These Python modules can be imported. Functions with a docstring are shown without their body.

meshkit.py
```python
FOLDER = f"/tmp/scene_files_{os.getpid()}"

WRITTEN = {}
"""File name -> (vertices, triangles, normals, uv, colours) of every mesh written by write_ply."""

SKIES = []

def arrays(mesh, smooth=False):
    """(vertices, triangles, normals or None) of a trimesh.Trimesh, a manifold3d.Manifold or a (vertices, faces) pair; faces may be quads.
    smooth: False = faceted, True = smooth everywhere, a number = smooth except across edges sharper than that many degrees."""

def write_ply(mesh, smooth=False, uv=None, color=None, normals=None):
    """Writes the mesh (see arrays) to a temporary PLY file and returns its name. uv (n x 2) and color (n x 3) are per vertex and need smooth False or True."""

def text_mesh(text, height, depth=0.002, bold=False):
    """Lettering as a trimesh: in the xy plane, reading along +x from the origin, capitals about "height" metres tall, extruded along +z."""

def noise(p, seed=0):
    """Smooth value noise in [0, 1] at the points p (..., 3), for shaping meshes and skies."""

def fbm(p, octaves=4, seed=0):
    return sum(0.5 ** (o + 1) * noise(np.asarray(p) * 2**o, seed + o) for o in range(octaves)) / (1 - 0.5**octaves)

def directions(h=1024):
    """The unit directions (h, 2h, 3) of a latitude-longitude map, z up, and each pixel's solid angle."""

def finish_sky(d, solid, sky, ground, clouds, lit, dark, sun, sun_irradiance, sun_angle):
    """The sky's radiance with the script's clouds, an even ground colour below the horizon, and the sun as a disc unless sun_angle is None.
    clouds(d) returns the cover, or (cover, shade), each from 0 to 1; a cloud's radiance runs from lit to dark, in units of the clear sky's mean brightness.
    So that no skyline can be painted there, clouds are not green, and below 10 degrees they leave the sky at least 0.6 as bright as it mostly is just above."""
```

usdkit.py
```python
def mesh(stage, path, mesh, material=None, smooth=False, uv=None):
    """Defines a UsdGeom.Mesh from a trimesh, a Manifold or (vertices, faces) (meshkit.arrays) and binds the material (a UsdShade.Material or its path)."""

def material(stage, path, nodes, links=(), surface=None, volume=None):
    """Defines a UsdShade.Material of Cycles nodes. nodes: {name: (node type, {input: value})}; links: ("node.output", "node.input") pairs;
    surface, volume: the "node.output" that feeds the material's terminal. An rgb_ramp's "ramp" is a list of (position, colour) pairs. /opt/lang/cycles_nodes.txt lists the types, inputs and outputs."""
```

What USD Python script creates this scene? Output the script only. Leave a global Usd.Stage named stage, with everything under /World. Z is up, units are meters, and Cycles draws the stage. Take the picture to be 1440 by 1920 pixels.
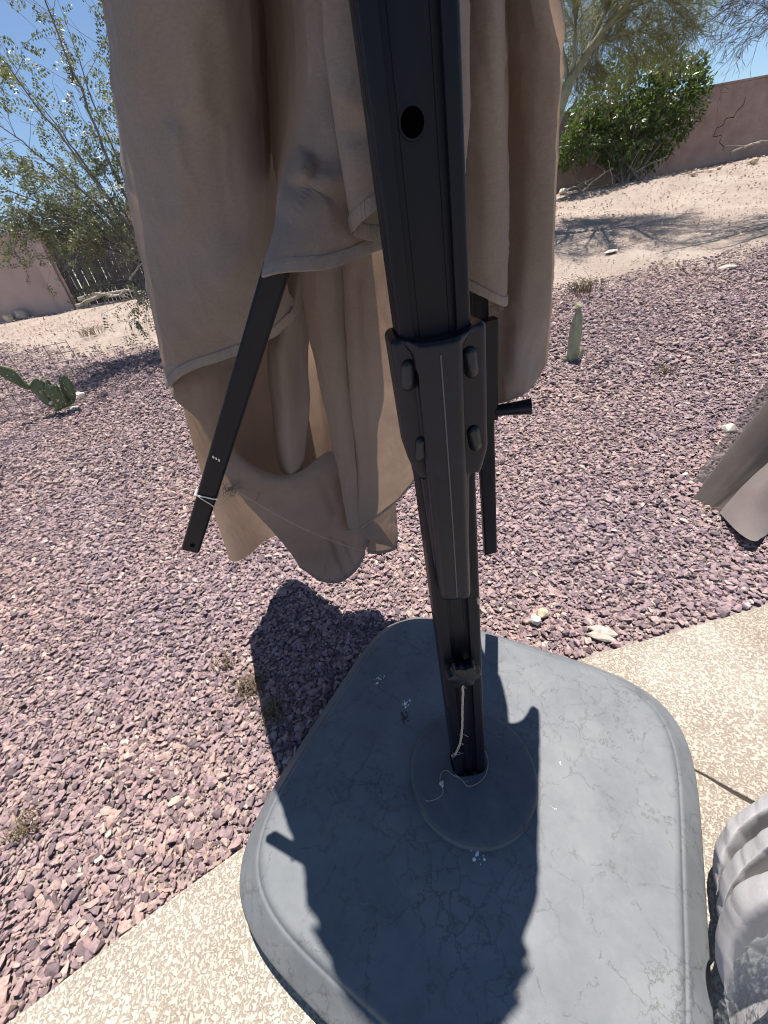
import math, random, numpy as np, trimesh, manifold3d, usdkit, meshkit
from pxr import Usd, UsdGeom, UsdLux, UsdShade, Gf, Vt, Sdf
from scipy.interpolate import PchipInterpolator, make_interp_spline
from shapely.geometry import Polygon, box as sbox
from shapely import affinity

random.seed(7)
RNG = np.random.default_rng(7)
stage = Usd.Stage.CreateInMemory()
UsdGeom.SetStageUpAxis(stage, 'Z')
UsdGeom.SetStageMetersPerUnit(stage, 1.0)
UsdGeom.Xform.Define(stage, '/World')

# ------------------------------------------------------------------ camera
F, NAD, CAMH = 740.0, (920.0, 2060.0), 1.27      # focal length in photo pixels, vertical vanishing point, eye height
_n = np.array([NAD[0] - 720, NAD[1] - 960, F]); _n /= np.linalg.norm(_n)
_yb = np.array([0, 0, 1.0]) - _n * _n[2]; _yb /= np.linalg.norm(_yb)
RC = np.stack([np.cross(_yb, -_n), _yb, -_n])       # world = RC @ (right, down, forward)
EYE = np.array([0, 0, CAMH])
cam = UsdGeom.Camera.Define(stage, '/World/camera')
M = np.eye(4); M[:3, :3] = np.stack([RC[:, 0], -RC[:, 1], -RC[:, 2]]); M[3, :3] = EYE
cam.AddTransformOp().Set(Gf.Matrix4d(M.tolist()))
cam.CreateHorizontalApertureAttr(24.0); cam.CreateVerticalApertureAttr(32.0)
cam.CreateFocalLengthAttr(F / 1440 * 24.0)
cam.CreateClippingRangeAttr(Gf.Vec2f(0.02, 2000))
cam.CreateExposureAttr(1.02)

# ------------------------------------------------------------------ sun and sky
SUN = -(RC @ np.array([962 - 720, 3200 - 960, F])); SUN /= np.linalg.norm(SUN)
SUN_EL, SUN_ROT = math.asin(SUN[2]), math.atan2(SUN[0], SUN[1])
sun = UsdLux.DistantLight.Define(stage, '/World/sun')
sun.CreateIntensityAttr(1.25); sun.CreateAngleAttr(0.53); sun.CreateNormalizeAttr(True)
sun.CreateColorAttr(Gf.Vec3f(1.0, 0.95, 0.88))
_z = SUN; _x = np.cross([0, 1, 0], _z); _x /= np.linalg.norm(_x); _y = np.cross(_z, _x)
LM = np.eye(4); LM[:3, :3] = np.stack([_x, _y, _z])
sun.AddTransformOp().Set(Gf.Matrix4d(LM.tolist()))
sky = UsdLux.DomeLight.Define(stage, '/World/sky')
sky.CreateIntensityAttr(1.0)
sky.GetPrim().SetCustomDataByKey('kind', 'structure')
UsdGeom.Scope.Define(stage, '/World/Looks')
def MAT(name, nodes, links, surface='p.BSDF', volume=None):
    return usdkit.material(stage, '/World/Looks/' + name, nodes, links, surface, volume)
skymat = MAT('sky_look', {'s': ('sky_texture', {'sky_type': 'single_scattering', 'sun_disc': False, 'sun_elevation': SUN_EL, 'sun_rotation': SUN_ROT, 'altitude': 700.0, 'aerosol_density': 0.2, 'air_density': 1.15, 'ozone_density': 4.0}),
                          'b': ('background_shader', {'strength': 0.064})}, [('s.color', 'b.color')], 'b.background')
UsdShade.MaterialBindingAPI.Apply(sky.GetPrim()).Bind(skymat)

# ------------------------------------------------------------------ helpers
def ray(px, py): return RC @ np.array([px - 720, py - 960, F], float)
def atY(px, py, Y): r = ray(px, py); return EYE + r * (Y / r[1])
def atZ(px, py, z=0.0): r = ray(px, py); return EYE + r * ((z - CAMH) / r[2])
USED = {}
def numbered(parent, name):
    k = (parent, name); n = USED.get(k, 0); USED[k] = n + 1
    return name if n == 0 else f'{name}_{n:03d}'
def tag(p, label=None, cat=None, group=None, kind=None):
    for k, v in (('label', label), ('category', cat), ('group', group), ('kind', kind)):
        if v: p.SetCustomDataByKey(k, v)
    return p
LOC = {}
def thing(name, label, cat, loc=(0, 0, 0), group=None):
    path = '/World/' + numbered('/World', name)
    x = UsdGeom.Xform.Define(stage, path); x.AddTranslateOp().Set(Gf.Vec3d(*map(float, loc)))
    LOC[path] = np.array(loc, float)
    return tag(x.GetPrim(), label, cat, group)
def arr(mesh):
    if isinstance(mesh, manifold3d.Manifold):
        m = mesh.to_mesh(); return np.array(m.vert_properties[:, :3], float), np.array(m.tri_verts)
    if isinstance(mesh, trimesh.Trimesh): return np.array(mesh.vertices, float), np.array(mesh.faces)
    return np.asarray(mesh[0], float), np.asarray(mesh[1], int)
def part(parent, name, mesh, mat, smooth=False, label=None, kind=None):
    """a mesh given in world coordinates, as a child of a thing or of one of its parts"""
    pp = str(parent.GetPath()); path = pp + '/' + numbered(pp, name)
    root = '/'.join(pp.split('/')[:3]); off = LOC.get(root, np.zeros(3))
    v, f = arr(mesh)
    m = usdkit.mesh(stage, path, (v - off, f), mat, smooth=smooth)
    return tag(m.GetPrim(), label, None, None, kind)
def top(name, mesh, mat, label=None, cat=None, group=None, kind=None, smooth=False):
    path = '/World/' + numbered('/World', name)
    v, f = arr(mesh)
    m = usdkit.mesh(stage, path, (v, f), mat, smooth=smooth)
    return tag(m.GetPrim(), label, cat, group, kind)
def cat_mesh(parts):
    vs, fs, n = [], [], 0
    for p in parts:
        v, f = arr(p)
        if f.shape[1] == 4: f = np.vstack([f[:, [0, 1, 2]], f[:, [0, 2, 3]]])
        vs.append(v); fs.append(f + n); n += len(v)
    return np.vstack(vs), np.vstack(fs)
def bx(x0, x1, y0, y1, z0, z1):
    m = trimesh.creation.box((x1 - x0, y1 - y0, z1 - z0)); m.apply_translation(((x0 + x1) / 2, (y0 + y1) / 2, (z0 + z1) / 2)); return m
def frames(pts):
    pts = np.asarray(pts, float); t = np.gradient(pts, axis=0); t /= np.linalg.norm(t, axis=1, keepdims=True) + 1e-12
    ref = np.array([0.31, 0.17, 0.93]) if abs(t[0] @ np.array([0.31, 0.17, 0.93])) < 0.9 else np.array([1.0, 0.1, 0])
    u = np.cross(t, ref); u /= np.linalg.norm(u, axis=1, keepdims=True) + 1e-12
    return t, u, np.cross(t, u)
def tube(pts, r, sides=6, caps=True):
    pts = np.asarray(pts, float); n = len(pts); r = np.broadcast_to(np.asarray(r, float), n)
    t, u, w = frames(pts)
    a = np.linspace(0, 2 * np.pi, sides, endpoint=False)
    v = (pts[:, None] + r[:, None, None] * (np.cos(a)[None, :, None] * u[:, None] + np.sin(a)[None, :, None] * w[:, None])).reshape(-1, 3)
    i, j = np.meshgrid(np.arange(n - 1), np.arange(sides), indexing='ij'); j2 = (j + 1) % sides
    q = np.stack([i * sides + j, i * sides + j2, (i + 1) * sides + j2, (i + 1) * sides + j], -1).reshape(-1, 4)
    f = np.vstack([q[:, [0, 1, 2]], q[:, [0, 2, 3]]])
    if caps:
        v = np.vstack([v, pts[:1], pts[-1:]])
        k = np.arange(sides); k2 = (k + 1) % sides
        f = np.vstack([f, np.stack([np.full(sides, len(v) - 2), k2, k], 1), np.stack([np.full(sides, len(v) - 1), (n - 1) * sides + k, (n - 1) * sides + k2], 1)])
    return v, f
def spline(pts, n=40):
    pts = np.asarray(pts, float); d = np.r_[0, np.cumsum(np.linalg.norm(np.diff(pts, axis=0), axis=1))]
    return make_interp_spline(d, pts, k=min(3, len(pts) - 1))(np.linspace(0, d[-1], n))
def bar(a, b, w, h, along=(0, -1, 0), r=0.003):
    """rounded rectangular bar from a to b; w across, h along the given direction"""
    a, b = np.array(a, float), np.array(b, float); t = (b - a) / np.linalg.norm(b - a)
    hd = np.array(along, float); hd -= t * (hd @ t); hd /= np.linalg.norm(hd); wd = np.cross(hd, t)
    sec = sbox(-w / 2 + r, -h / 2 + r, w / 2 - r, h / 2 - r).buffer(r, quad_segs=3)
    m = trimesh.creation.extrude_polygon(sec, np.linalg.norm(b - a), engine='earcut')
    return a + m.vertices[:, :1] * wd + m.vertices[:, 1:2] * hd + m.vertices[:, 2:] * t, np.array(m.faces)
def hull(pts_r, seg=14):
    s = [manifold3d.Manifold.sphere(r, seg).translate(tuple(map(float, p))) for p, r in pts_r]
    return manifold3d.Manifold.batch_hull(s)
def grid_faces(R, C):
    i, j = np.meshgrid(np.arange(R - 1), np.arange(C - 1), indexing='ij')
    a = i * C + j
    q = np.stack([a, a + 1, a + C + 1, a + C], -1).reshape(-1, 4)
    return np.vstack([q[:, [0, 1, 2]], q[:, [0, 2, 3]]])
fbm, noise = meshkit.fbm, meshkit.noise
def smoothstep(a, b, x): t = np.clip((np.asarray(x, float) - a) / (b - a), 0, 1); return t * t * (3 - 2 * t)

# ------------------------------------------------------------------ materials
def rough(name, stops, scale=6.0, detail=5.0, roughness=0.8, bump=0.0, bscale=80.0, bdist=0.01, spec=0.3, coord='pos', dist=0.0):
    n = {'g': ('geometry', {}), 'n': ('noise_texture', {'scale': scale, 'detail': detail, 'roughness': 0.6, 'distortion': dist}), 'r': ('rgb_ramp', {'ramp': stops}),
         'p': ('principled_bsdf', {'roughness': roughness, 'specular_ior_level': spec})}
    l = [('g.position', 'n.vector'), ('n.fac', 'r.fac'), ('r.color', 'p.base_color')]
    if bump:
        n['n2'] = ('noise_texture', {'scale': bscale, 'detail': 4.0}); n['b'] = ('bump', {'strength': bump, 'distance': bdist})
        l += [('g.position', 'n2.vector'), ('n2.fac', 'b.height'), ('b.normal', 'p.normal')]
    return MAT(name, n, l)

def fabric_look(name, c1, c2, trans):
    """woven outdoor cloth: fine weave relief, blotchy fading, lets some sun through"""
    return MAT(name, {'g': ('geometry', {}), 'n': ('noise_texture', {'scale': 5.0, 'detail': 4.0, 'roughness': 0.55}), 'r': ('rgb_ramp', {'ramp': [(0.3, c1), (0.7, c2)]}),
        'mp': ('mapping', {'scale': (700.0, 700.0, 1500.0), 'rotation': (0.3, 0.2, 0.5)}), 'w': ('noise_texture', {'scale': 1.0, 'detail': 2.0}),
        'mp2': ('mapping', {'scale': (170.0, 170.0, 420.0), 'rotation': (0.5, 0.1, 0.3)}), 'w2': ('noise_texture', {'scale': 1.0, 'detail': 3.0}),
        'mx': ('mix', {'mix_type': 'multiply', 'fac': 0.22}), 'r2': ('rgb_ramp', {'ramp': [(0.3, (0.5, 0.5, 0.5)), (0.7, (1.15, 1.15, 1.15))]}),
        'ad': ('math', {'math_type': 'add'}), 'b': ('bump', {'strength': 0.45, 'distance': 0.002}),
        'p': ('principled_bsdf', {'roughness': 0.85, 'specular_ior_level': 0.2, 'sheen_weight': 0.12, 'sheen_roughness': 0.5}),
        't': ('translucent_bsdf', {}), 'tc': ('mix', {'mix_type': 'multiply', 'fac': 1.0, 'color2': (1.25, 0.96, 0.70)}), 'm': ('mix_closure', {'fac': trans})},
        [('g.position', 'n.vector'), ('n.fac', 'r.fac'), ('g.position', 'mp.vector'), ('mp.vector', 'w.vector'), ('g.position', 'mp2.vector'), ('mp2.vector', 'w2.vector'),
         ('w2.fac', 'r2.fac'), ('r.color', 'mx.color1'), ('r2.color', 'mx.color2'), ('mx.color', 'p.base_color'), ('mx.color', 'tc.color1'), ('tc.color', 't.color'),
         ('w.fac', 'ad.value1'), ('w2.fac', 'ad.value2'), ('ad.value', 'b.height'), ('b.normal', 'p.normal'), ('p.BSDF', 'm.closure1'), ('t.BSDF', 'm.closure2')], 'm.closure')
FABRIC = fabric_look('taupe_cloth', (0.212, 0.186, 0.175), (0.262, 0.232, 0.220), 0.30)
HEM = fabric_look('taupe_hem', (0.205, 0.178, 0.165), (0.248, 0.217, 0.202), 0.15)
CURTAIN = fabric_look('curtain_cloth', (0.045, 0.035, 0.031), (0.068, 0.054, 0.048), 0.06)
CURTAIN3 = fabric_look('curtain_cloth_taupe', (0.135, 0.108, 0.101), (0.168, 0.139, 0.131), 0.1)
CURTAIN2 = fabric_look('curtain_cloth_pale', (0.36, 0.345, 0.352), (0.44, 0.425, 0.43), 0.12)

def dark_look(name, c, roughness, spec, bump=0.05, streak=False):
    n = {'g': ('geometry', {}), 'mp': ('mapping', {'scale': (60.0, 60.0, 4.0) if streak else (30.0, 30.0, 30.0)}), 'n': ('noise_texture', {'scale': 1.0, 'detail': 5.0, 'roughness': 0.65}),
         'r': ('rgb_ramp', {'ramp': [(0.3, tuple(x * 0.7 for x in c)), (0.6, c), (0.85, tuple(min(1, x * 1.8 + 0.008) for x in c))]}),
         'rr': ('map_range', {'from_min': 0.3, 'from_max': 0.75, 'to_min': roughness - 0.1, 'to_max': roughness + 0.15}),
         'n2': ('noise_texture', {'scale': 900.0, 'detail': 2.0}), 'b': ('bump', {'strength': bump, 'distance': 0.001}),
         'p': ('principled_bsdf', {'specular_ior_level': spec})}
    return MAT(name, n, [('g.position', 'mp.vector'), ('mp.vector', 'n.vector'), ('n.fac', 'r.fac'), ('n.fac', 'rr.value'), ('rr.result', 'p.roughness'), ('r.color', 'p.base_color'), ('g.position', 'n2.vector'), ('n2.fac', 'b.height'), ('b.normal', 'p.normal')])
METAL = dark_look('dark_bronze_metal', (0.0045, 0.0045, 0.0075), 0.38, 0.16, 0.06, True)
PLASTIC = dark_look('dark_plastic', (0.0042, 0.0046, 0.0095), 0.30, 0.24, 0.15)
BOLT = dark_look('glossy_bolt_cover', (0.010, 0.010, 0.012), 0.22, 0.35, 0.6)
SEAM = dark_look('seam_line', (0.055, 0.055, 0.06), 0.5, 0.4)
BLACK = MAT('hole_black', {'p': ('principled_bsdf', {'base_color': (0.002, 0.002, 0.0025), 'roughness': 0.8, 'specular_ior_level': 0.03})}, [])

BASE = MAT('grey_base_plastic', {
    'g': ('geometry', {}), 'wn': ('noise_texture', {'scale': 14.0, 'detail': 7.0, 'roughness': 0.74}), 'ws': ('vector_math', {'math_type': 'scale', 'scale': 0.085}), 'wa': ('vector_math', {'math_type': 'add'}),
    'v1': ('voronoi_texture', {'feature': 'distance_to_edge', 'scale': 8.0}), 'm1': ('map_range', {'from_min': 0.002, 'from_max': 0.018, 'to_min': 1.0, 'to_max': 0.0, 'clamp': True}),
    'v2': ('voronoi_texture', {'feature': 'distance_to_edge', 'scale': 21.0}), 'm2': ('map_range', {'from_min': 0.006, 'from_max': 0.05, 'to_min': 1.0, 'to_max': 0.0, 'clamp': True}),
    'k': ('noise_texture', {'scale': 5.5, 'detail': 4.0, 'roughness': 0.6}), 'km': ('map_range', {'from_min': 0.46, 'from_max': 0.64, 'to_min': 0.0, 'to_max': 1.0, 'clamp': True}),
    'k2': ('noise_texture', {'scale': 60.0, 'detail': 3.0}), 'km2': ('map_range', {'from_min': 0.40, 'from_max': 0.58, 'to_min': 0.0, 'to_max': 1.0, 'clamp': True}), 'mk1': ('math', {'math_type': 'multiply'}), 'mk2': ('math', {'math_type': 'multiply'}), 'mx': ('math', {'math_type': 'maximum'}),
    'nb': ('noise_texture', {'scale': 7.0, 'detail': 8.0, 'roughness': 0.72}), 'rb': ('rgb_ramp', {'ramp': [(0.3, (0.098, 0.106, 0.115)), (0.5, (0.124, 0.133, 0.142)), (0.72, (0.155, 0.160, 0.164))]}),
    'c': ('mix', {'mix_type': 'mix', 'color2': (0.050, 0.049, 0.045)}), 'mf': ('math', {'math_type': 'multiply', 'value2': 0.62}),
    'nf': ('noise_texture', {'scale': 420.0, 'detail': 2.0}), 'b': ('bump', {'strength': 0.12, 'distance': 0.001}),
    'p': ('principled_bsdf', {'roughness': 0.55, 'specular_ior_level': 0.22})},
    [('g.position', 'wn.vector'), ('wn.color', 'ws.vector1'), ('g.position', 'wa.vector1'), ('ws.vector', 'wa.vector2'), ('wa.vector', 'v1.vector'), ('wa.vector', 'v2.vector'), ('g.position', 'k.vector'), ('g.position', 'k2.vector'), ('g.position', 'nb.vector'), ('g.position', 'nf.vector'),
     ('v1.distance', 'm1.value'), ('v2.distance', 'm2.value'), ('k.fac', 'km.value'), ('k2.fac', 'km2.value'), ('m2.result', 'mk1.value1'), ('km.result', 'mk1.value2'), ('m1.result', 'mk2.value1'), ('km2.result', 'mk2.value2'),
     ('mk1.value', 'mx.value1'), ('mk2.value', 'mx.value2'), ('mx.value', 'mf.value1'),
     ('nb.fac', 'rb.fac'), ('rb.color', 'c.color1'), ('mf.value', 'c.fac'), ('c.color', 'p.base_color'), ('nf.fac', 'b.height'), ('b.normal', 'p.normal')])
COVER = MAT('cover_disc_plastic', {
    'g': ('geometry', {}), 'wn': ('noise_texture', {'scale': 14.0, 'detail': 7.0, 'roughness': 0.74}), 'ws': ('vector_math', {'math_type': 'scale', 'scale': 0.085}), 'wa': ('vector_math', {'math_type': 'add'}),
    'v1': ('voronoi_texture', {'feature': 'distance_to_edge', 'scale': 8.0}), 'm1': ('map_range', {'from_min': 0.002, 'from_max': 0.018, 'to_min': 1.0, 'to_max': 0.0, 'clamp': True}),
    'v2': ('voronoi_texture', {'feature': 'distance_to_edge', 'scale': 21.0}), 'm2': ('map_range', {'from_min': 0.006, 'from_max': 0.05, 'to_min': 1.0, 'to_max': 0.0, 'clamp': True}),
    'k': ('noise_texture', {'scale': 5.5, 'detail': 4.0, 'roughness': 0.6}), 'km': ('map_range', {'from_min': 0.46, 'from_max': 0.64, 'to_min': 0.0, 'to_max': 1.0, 'clamp': True}),
    'k2': ('noise_texture', {'scale': 60.0, 'detail': 3.0}), 'km2': ('map_range', {'from_min': 0.40, 'from_max': 0.58, 'to_min': 0.0, 'to_max': 1.0, 'clamp': True}), 'mk1': ('math', {'math_type': 'multiply'}), 'mk2': ('math', {'math_type': 'multiply'}), 'mx': ('math', {'math_type': 'maximum'}),
    'nb': ('noise_texture', {'scale': 7.0, 'detail': 8.0, 'roughness': 0.72}), 'rb': ('rgb_ramp', {'ramp': [(0.3, (0.070, 0.075, 0.084)), (0.5, (0.088, 0.093, 0.103)), (0.72, (0.112, 0.116, 0.123))]}),
    'c': ('mix', {'mix_type': 'mix', 'color2': (0.050, 0.049, 0.045)}), 'mf': ('math', {'math_type': 'multiply', 'value2': 0.62}),
    'nf': ('noise_texture', {'scale': 420.0, 'detail': 2.0}), 'b': ('bump', {'strength': 0.12, 'distance': 0.001}),
    'p': ('principled_bsdf', {'roughness': 0.55, 'specular_ior_level': 0.22})},
    [('g.position', 'wn.vector'), ('wn.color', 'ws.vector1'), ('g.position', 'wa.vector1'), ('ws.vector', 'wa.vector2'), ('wa.vector', 'v1.vector'), ('wa.vector', 'v2.vector'), ('g.position', 'k.vector'), ('g.position', 'k2.vector'), ('g.position', 'nb.vector'), ('g.position', 'nf.vector'),
     ('v1.distance', 'm1.value'), ('v2.distance', 'm2.value'), ('k.fac', 'km.value'), ('k2.fac', 'km2.value'), ('m2.result', 'mk1.value1'), ('km.result', 'mk1.value2'), ('m1.result', 'mk2.value1'), ('km2.result', 'mk2.value2'),
     ('mk1.value', 'mx.value1'), ('mk2.value', 'mx.value2'), ('mx.value', 'mf.value1'),
     ('nb.fac', 'rb.fac'), ('rb.color', 'c.color1'), ('mf.value', 'c.fac'), ('c.color', 'p.base_color'), ('nf.fac', 'b.height'), ('b.normal', 'p.normal')])
PATIO = MAT('cream_cool_deck', {
    'g': ('geometry', {}), 'n': ('noise_texture', {'scale': 140.0, 'detail': 4.5, 'roughness': 0.55, 'distortion': 0.9}),
    'm': ('map_range', {'range_type': 'smoothstep', 'from_min': 0.44, 'from_max': 0.52, 'to_min': 0.0, 'to_max': 1.0, 'clamp': True}),
    'nl': ('noise_texture', {'scale': 9.0, 'detail': 4.0}), 'ml': ('map_range', {'from_min': 0.35, 'from_max': 0.7, 'to_min': -0.12, 'to_max': 0.18}), 'ad': ('math', {'math_type': 'add', 'use_clamp': True}),
    'r': ('rgb_ramp', {'ramp': [(0.0, (0.262, 0.218, 0.178)), (0.5, (0.335, 0.296, 0.246)), (1.0, (0.395, 0.36, 0.30))]}),
    'st': ('noise_texture', {'scale': 2.3, 'detail': 5.0}), 'sr': ('rgb_ramp', {'ramp': [(0.35, (0.80, 0.75, 0.72)), (0.6, (1, 1, 1))]}), 'mx': ('mix', {'mix_type': 'multiply', 'fac': 1.0}),
    'b': ('bump', {'strength': 0.8, 'distance': 0.0022}), 'p': ('principled_bsdf', {'roughness': 0.85, 'specular_ior_level': 0.25})},
    [('g.position', 'n.vector'), ('g.position', 'nl.vector'), ('g.position', 'st.vector'), ('n.fac', 'm.value'), ('nl.fac', 'ml.value'), ('m.result', 'ad.value1'), ('ml.result', 'ad.value2'), ('ad.value', 'r.fac'),
     ('st.fac', 'sr.fac'), ('r.color', 'mx.color1'), ('sr.color', 'mx.color2'), ('mx.color', 'p.base_color'), ('m.result', 'b.height'), ('b.normal', 'p.normal')])
def stone_look(name, stops):
    return MAT(name, {'o': ('object_info', {}), 'r': ('rgb_ramp', {'ramp': stops, 'interpolate': True}), 'g': ('geometry', {}), 'n': ('noise_texture', {'scale': 90.0, 'detail': 4.0}),
        'nr': ('rgb_ramp', {'ramp': [(0.3, (0.72, 0.70, 0.70)), (0.7, (1.15, 1.12, 1.1))]}), 'mx': ('mix', {'mix_type': 'multiply', 'fac': 1.0}),
        'pn': ('noise_texture', {'scale': 1.1, 'detail': 3.0}), 'pr': ('rgb_ramp', {'ramp': [(0.35, (0.9, 0.86, 0.92)), (0.65, (1.08, 1.0, 0.94))]}), 'mx2': ('mix', {'mix_type': 'multiply', 'fac': 1.0}),
        'p': ('principled_bsdf', {'roughness': 0.75, 'specular_ior_level': 0.3})},
        [('o.random', 'r.fac'), ('g.position', 'n.vector'), ('n.fac', 'nr.fac'), ('r.color', 'mx.color1'), ('nr.color', 'mx.color2'), ('g.position', 'pn.vector'), ('pn.fac', 'pr.fac'), ('mx.color', 'mx2.color1'), ('pr.color', 'mx2.color2'), ('mx2.color', 'p.base_color')])
STONE = stone_look('mauve_gravel', [(0.0, (0.10, 0.080, 0.089)), (0.18, (0.17, 0.130, 0.143)), (0.40, (0.238, 0.184, 0.197)), (0.62, (0.29, 0.220, 0.224)), (0.80, (0.315, 0.234, 0.215)), (0.91, (0.335, 0.27, 0.24)), (0.97, (0.35, 0.31, 0.28)), (1.0, (0.44, 0.40, 0.36))])
PEBBLE = stone_look('tan_pebbles', [(0.0, (0.26, 0.20, 0.17)), (0.4, (0.38, 0.30, 0.25)), (0.8, (0.48, 0.40, 0.33)), (1.0, (0.58, 0.52, 0.45))])
WHITE_ROCK = rough('pale_rock', [(0.3, (0.42, 0.38, 0.31)), (0.6, (0.60, 0.56, 0.47))], 40, 5, 0.8, 0.5, 120, 0.003)
TAN_ROCK = rough('tan_rock', [(0.3, (0.36, 0.27, 0.18)), (0.6, (0.52, 0.42, 0.30))], 40, 5, 0.8, 0.5, 120, 0.003)
SLATE = rough('slate_chip', [(0.3, (0.24, 0.20, 0.18)), (0.6, (0.42, 0.36, 0.31))], 50, 5, 0.8, 0.6, 160, 0.003)
GROUND = MAT('tan_earth', {
    'g': ('geometry', {}), 'n': ('noise_texture', {'scale': 1.3, 'detail': 8.0, 'roughness': 0.62}), 'r': ('rgb_ramp', {'ramp': [(0.3, (0.265, 0.21, 0.177)), (0.5, (0.318, 0.258, 0.219)), (0.7, (0.365, 0.305, 0.26))]}),
    'v': ('voronoi_texture', {'scale': 38.0}), 'vr': ('rgb_ramp', {'ramp': [(0.0, (0.62, 0.58, 0.58)), (0.25, (1, 1, 1)), (1.0, (1.05, 1.03, 1.0))]}), 'mx': ('mix', {'mix_type': 'multiply', 'fac': 0.5}),
    'n2': ('noise_texture', {'scale': 26.0, 'detail': 6.0, 'roughness': 0.7}), 'b': ('bump', {'strength': 1.0, 'distance': 0.03}), 'p': ('principled_bsdf', {'roughness': 0.95, 'specular_ior_level': 0.15})},
    [('g.position', 'n.vector'), ('n.fac', 'r.fac'), ('g.position', 'v.vector'), ('v.distance', 'vr.fac'), ('r.color', 'mx.color1'), ('vr.color', 'mx.color2'), ('mx.color', 'p.base_color'), ('g.position', 'n2.vector'), ('n2.fac', 'b.height'), ('b.normal', 'p.normal')])
SOIL = rough('gravel_soil', [(0.3, (0.16, 0.12, 0.115)), (0.5, (0.235, 0.18, 0.17)), (0.7, (0.31, 0.25, 0.22))], 30, 6, 0.95, 1.0, 60, 0.01, 0.15)
STUCCO = rough('pink_stucco', [(0.3, (0.285, 0.195, 0.17)), (0.5, (0.335, 0.235, 0.205)), (0.7, (0.37, 0.265, 0.23))], 2.2, 7, 0.9, 0.7, 45, 0.01, 0.2)
STUCCO2 = rough('brown_pink_stucco', [(0.3, (0.19, 0.128, 0.108)), (0.5, (0.235, 0.162, 0.137)), (0.7, (0.275, 0.196, 0.166))], 3.2, 7, 0.9, 0.9, 28, 0.02, 0.2)
CRACK = MAT('crack_dark', {'p': ('principled_bsdf', {'base_color': (0.03, 0.022, 0.02), 'roughness': 0.95})}, [])
WOOD = rough('dark_pickets', [(0.3, (0.035, 0.028, 0.026)), (0.6, (0.07, 0.055, 0.05)), (0.75, (0.12, 0.10, 0.09))], 6, 6, 0.85, 0.5, 40, 0.004)
DEADWOOD = rough('bleached_wood', [(0.3, (0.20, 0.17, 0.14)), (0.6, (0.38, 0.34, 0.29))], 20, 5, 0.9, 0.5, 60, 0.004)
BARK = rough('grey_bark', [(0.3, (0.085, 0.072, 0.07)), (0.6, (0.17, 0.15, 0.14))], 15, 5, 0.9, 0.6, 50, 0.006)
GREENBARK = rough('palo_verde_bark', [(0.3, (0.11, 0.105, 0.07)), (0.6, (0.19, 0.19, 0.12))], 9, 5, 0.8, 0.5, 40, 0.006)
def leaf_look(name, stops, trans, roughness=0.5, spec=0.4):
    return MAT(name, {'g': ('geometry', {}), 'r': ('rgb_ramp', {'ramp': stops}), 'p': ('principled_bsdf', {'roughness': roughness, 'specular_ior_level': spec}),
        't': ('translucent_bsdf', {}), 'tm': ('mix', {'mix_type': 'multiply', 'fac': 1.0, 'color2': (1.5, 1.5, 0.5)}), 'm': ('mix_closure', {'fac': trans})},
        [('g.random_per_island', 'r.fac'), ('r.color', 'p.base_color'), ('r.color', 'tm.color1'), ('tm.color', 't.color'), ('p.BSDF', 'm.closure1'), ('t.BSDF', 'm.closure2')], 'm.closure')
LEAF = leaf_look('grey_green_leaves', [(0.0, (0.11, 0.125, 0.09)), (0.6, (0.20, 0.22, 0.155)), (1.0, (0.31, 0.33, 0.24))], 0.32, 0.4, 0.5)
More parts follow.
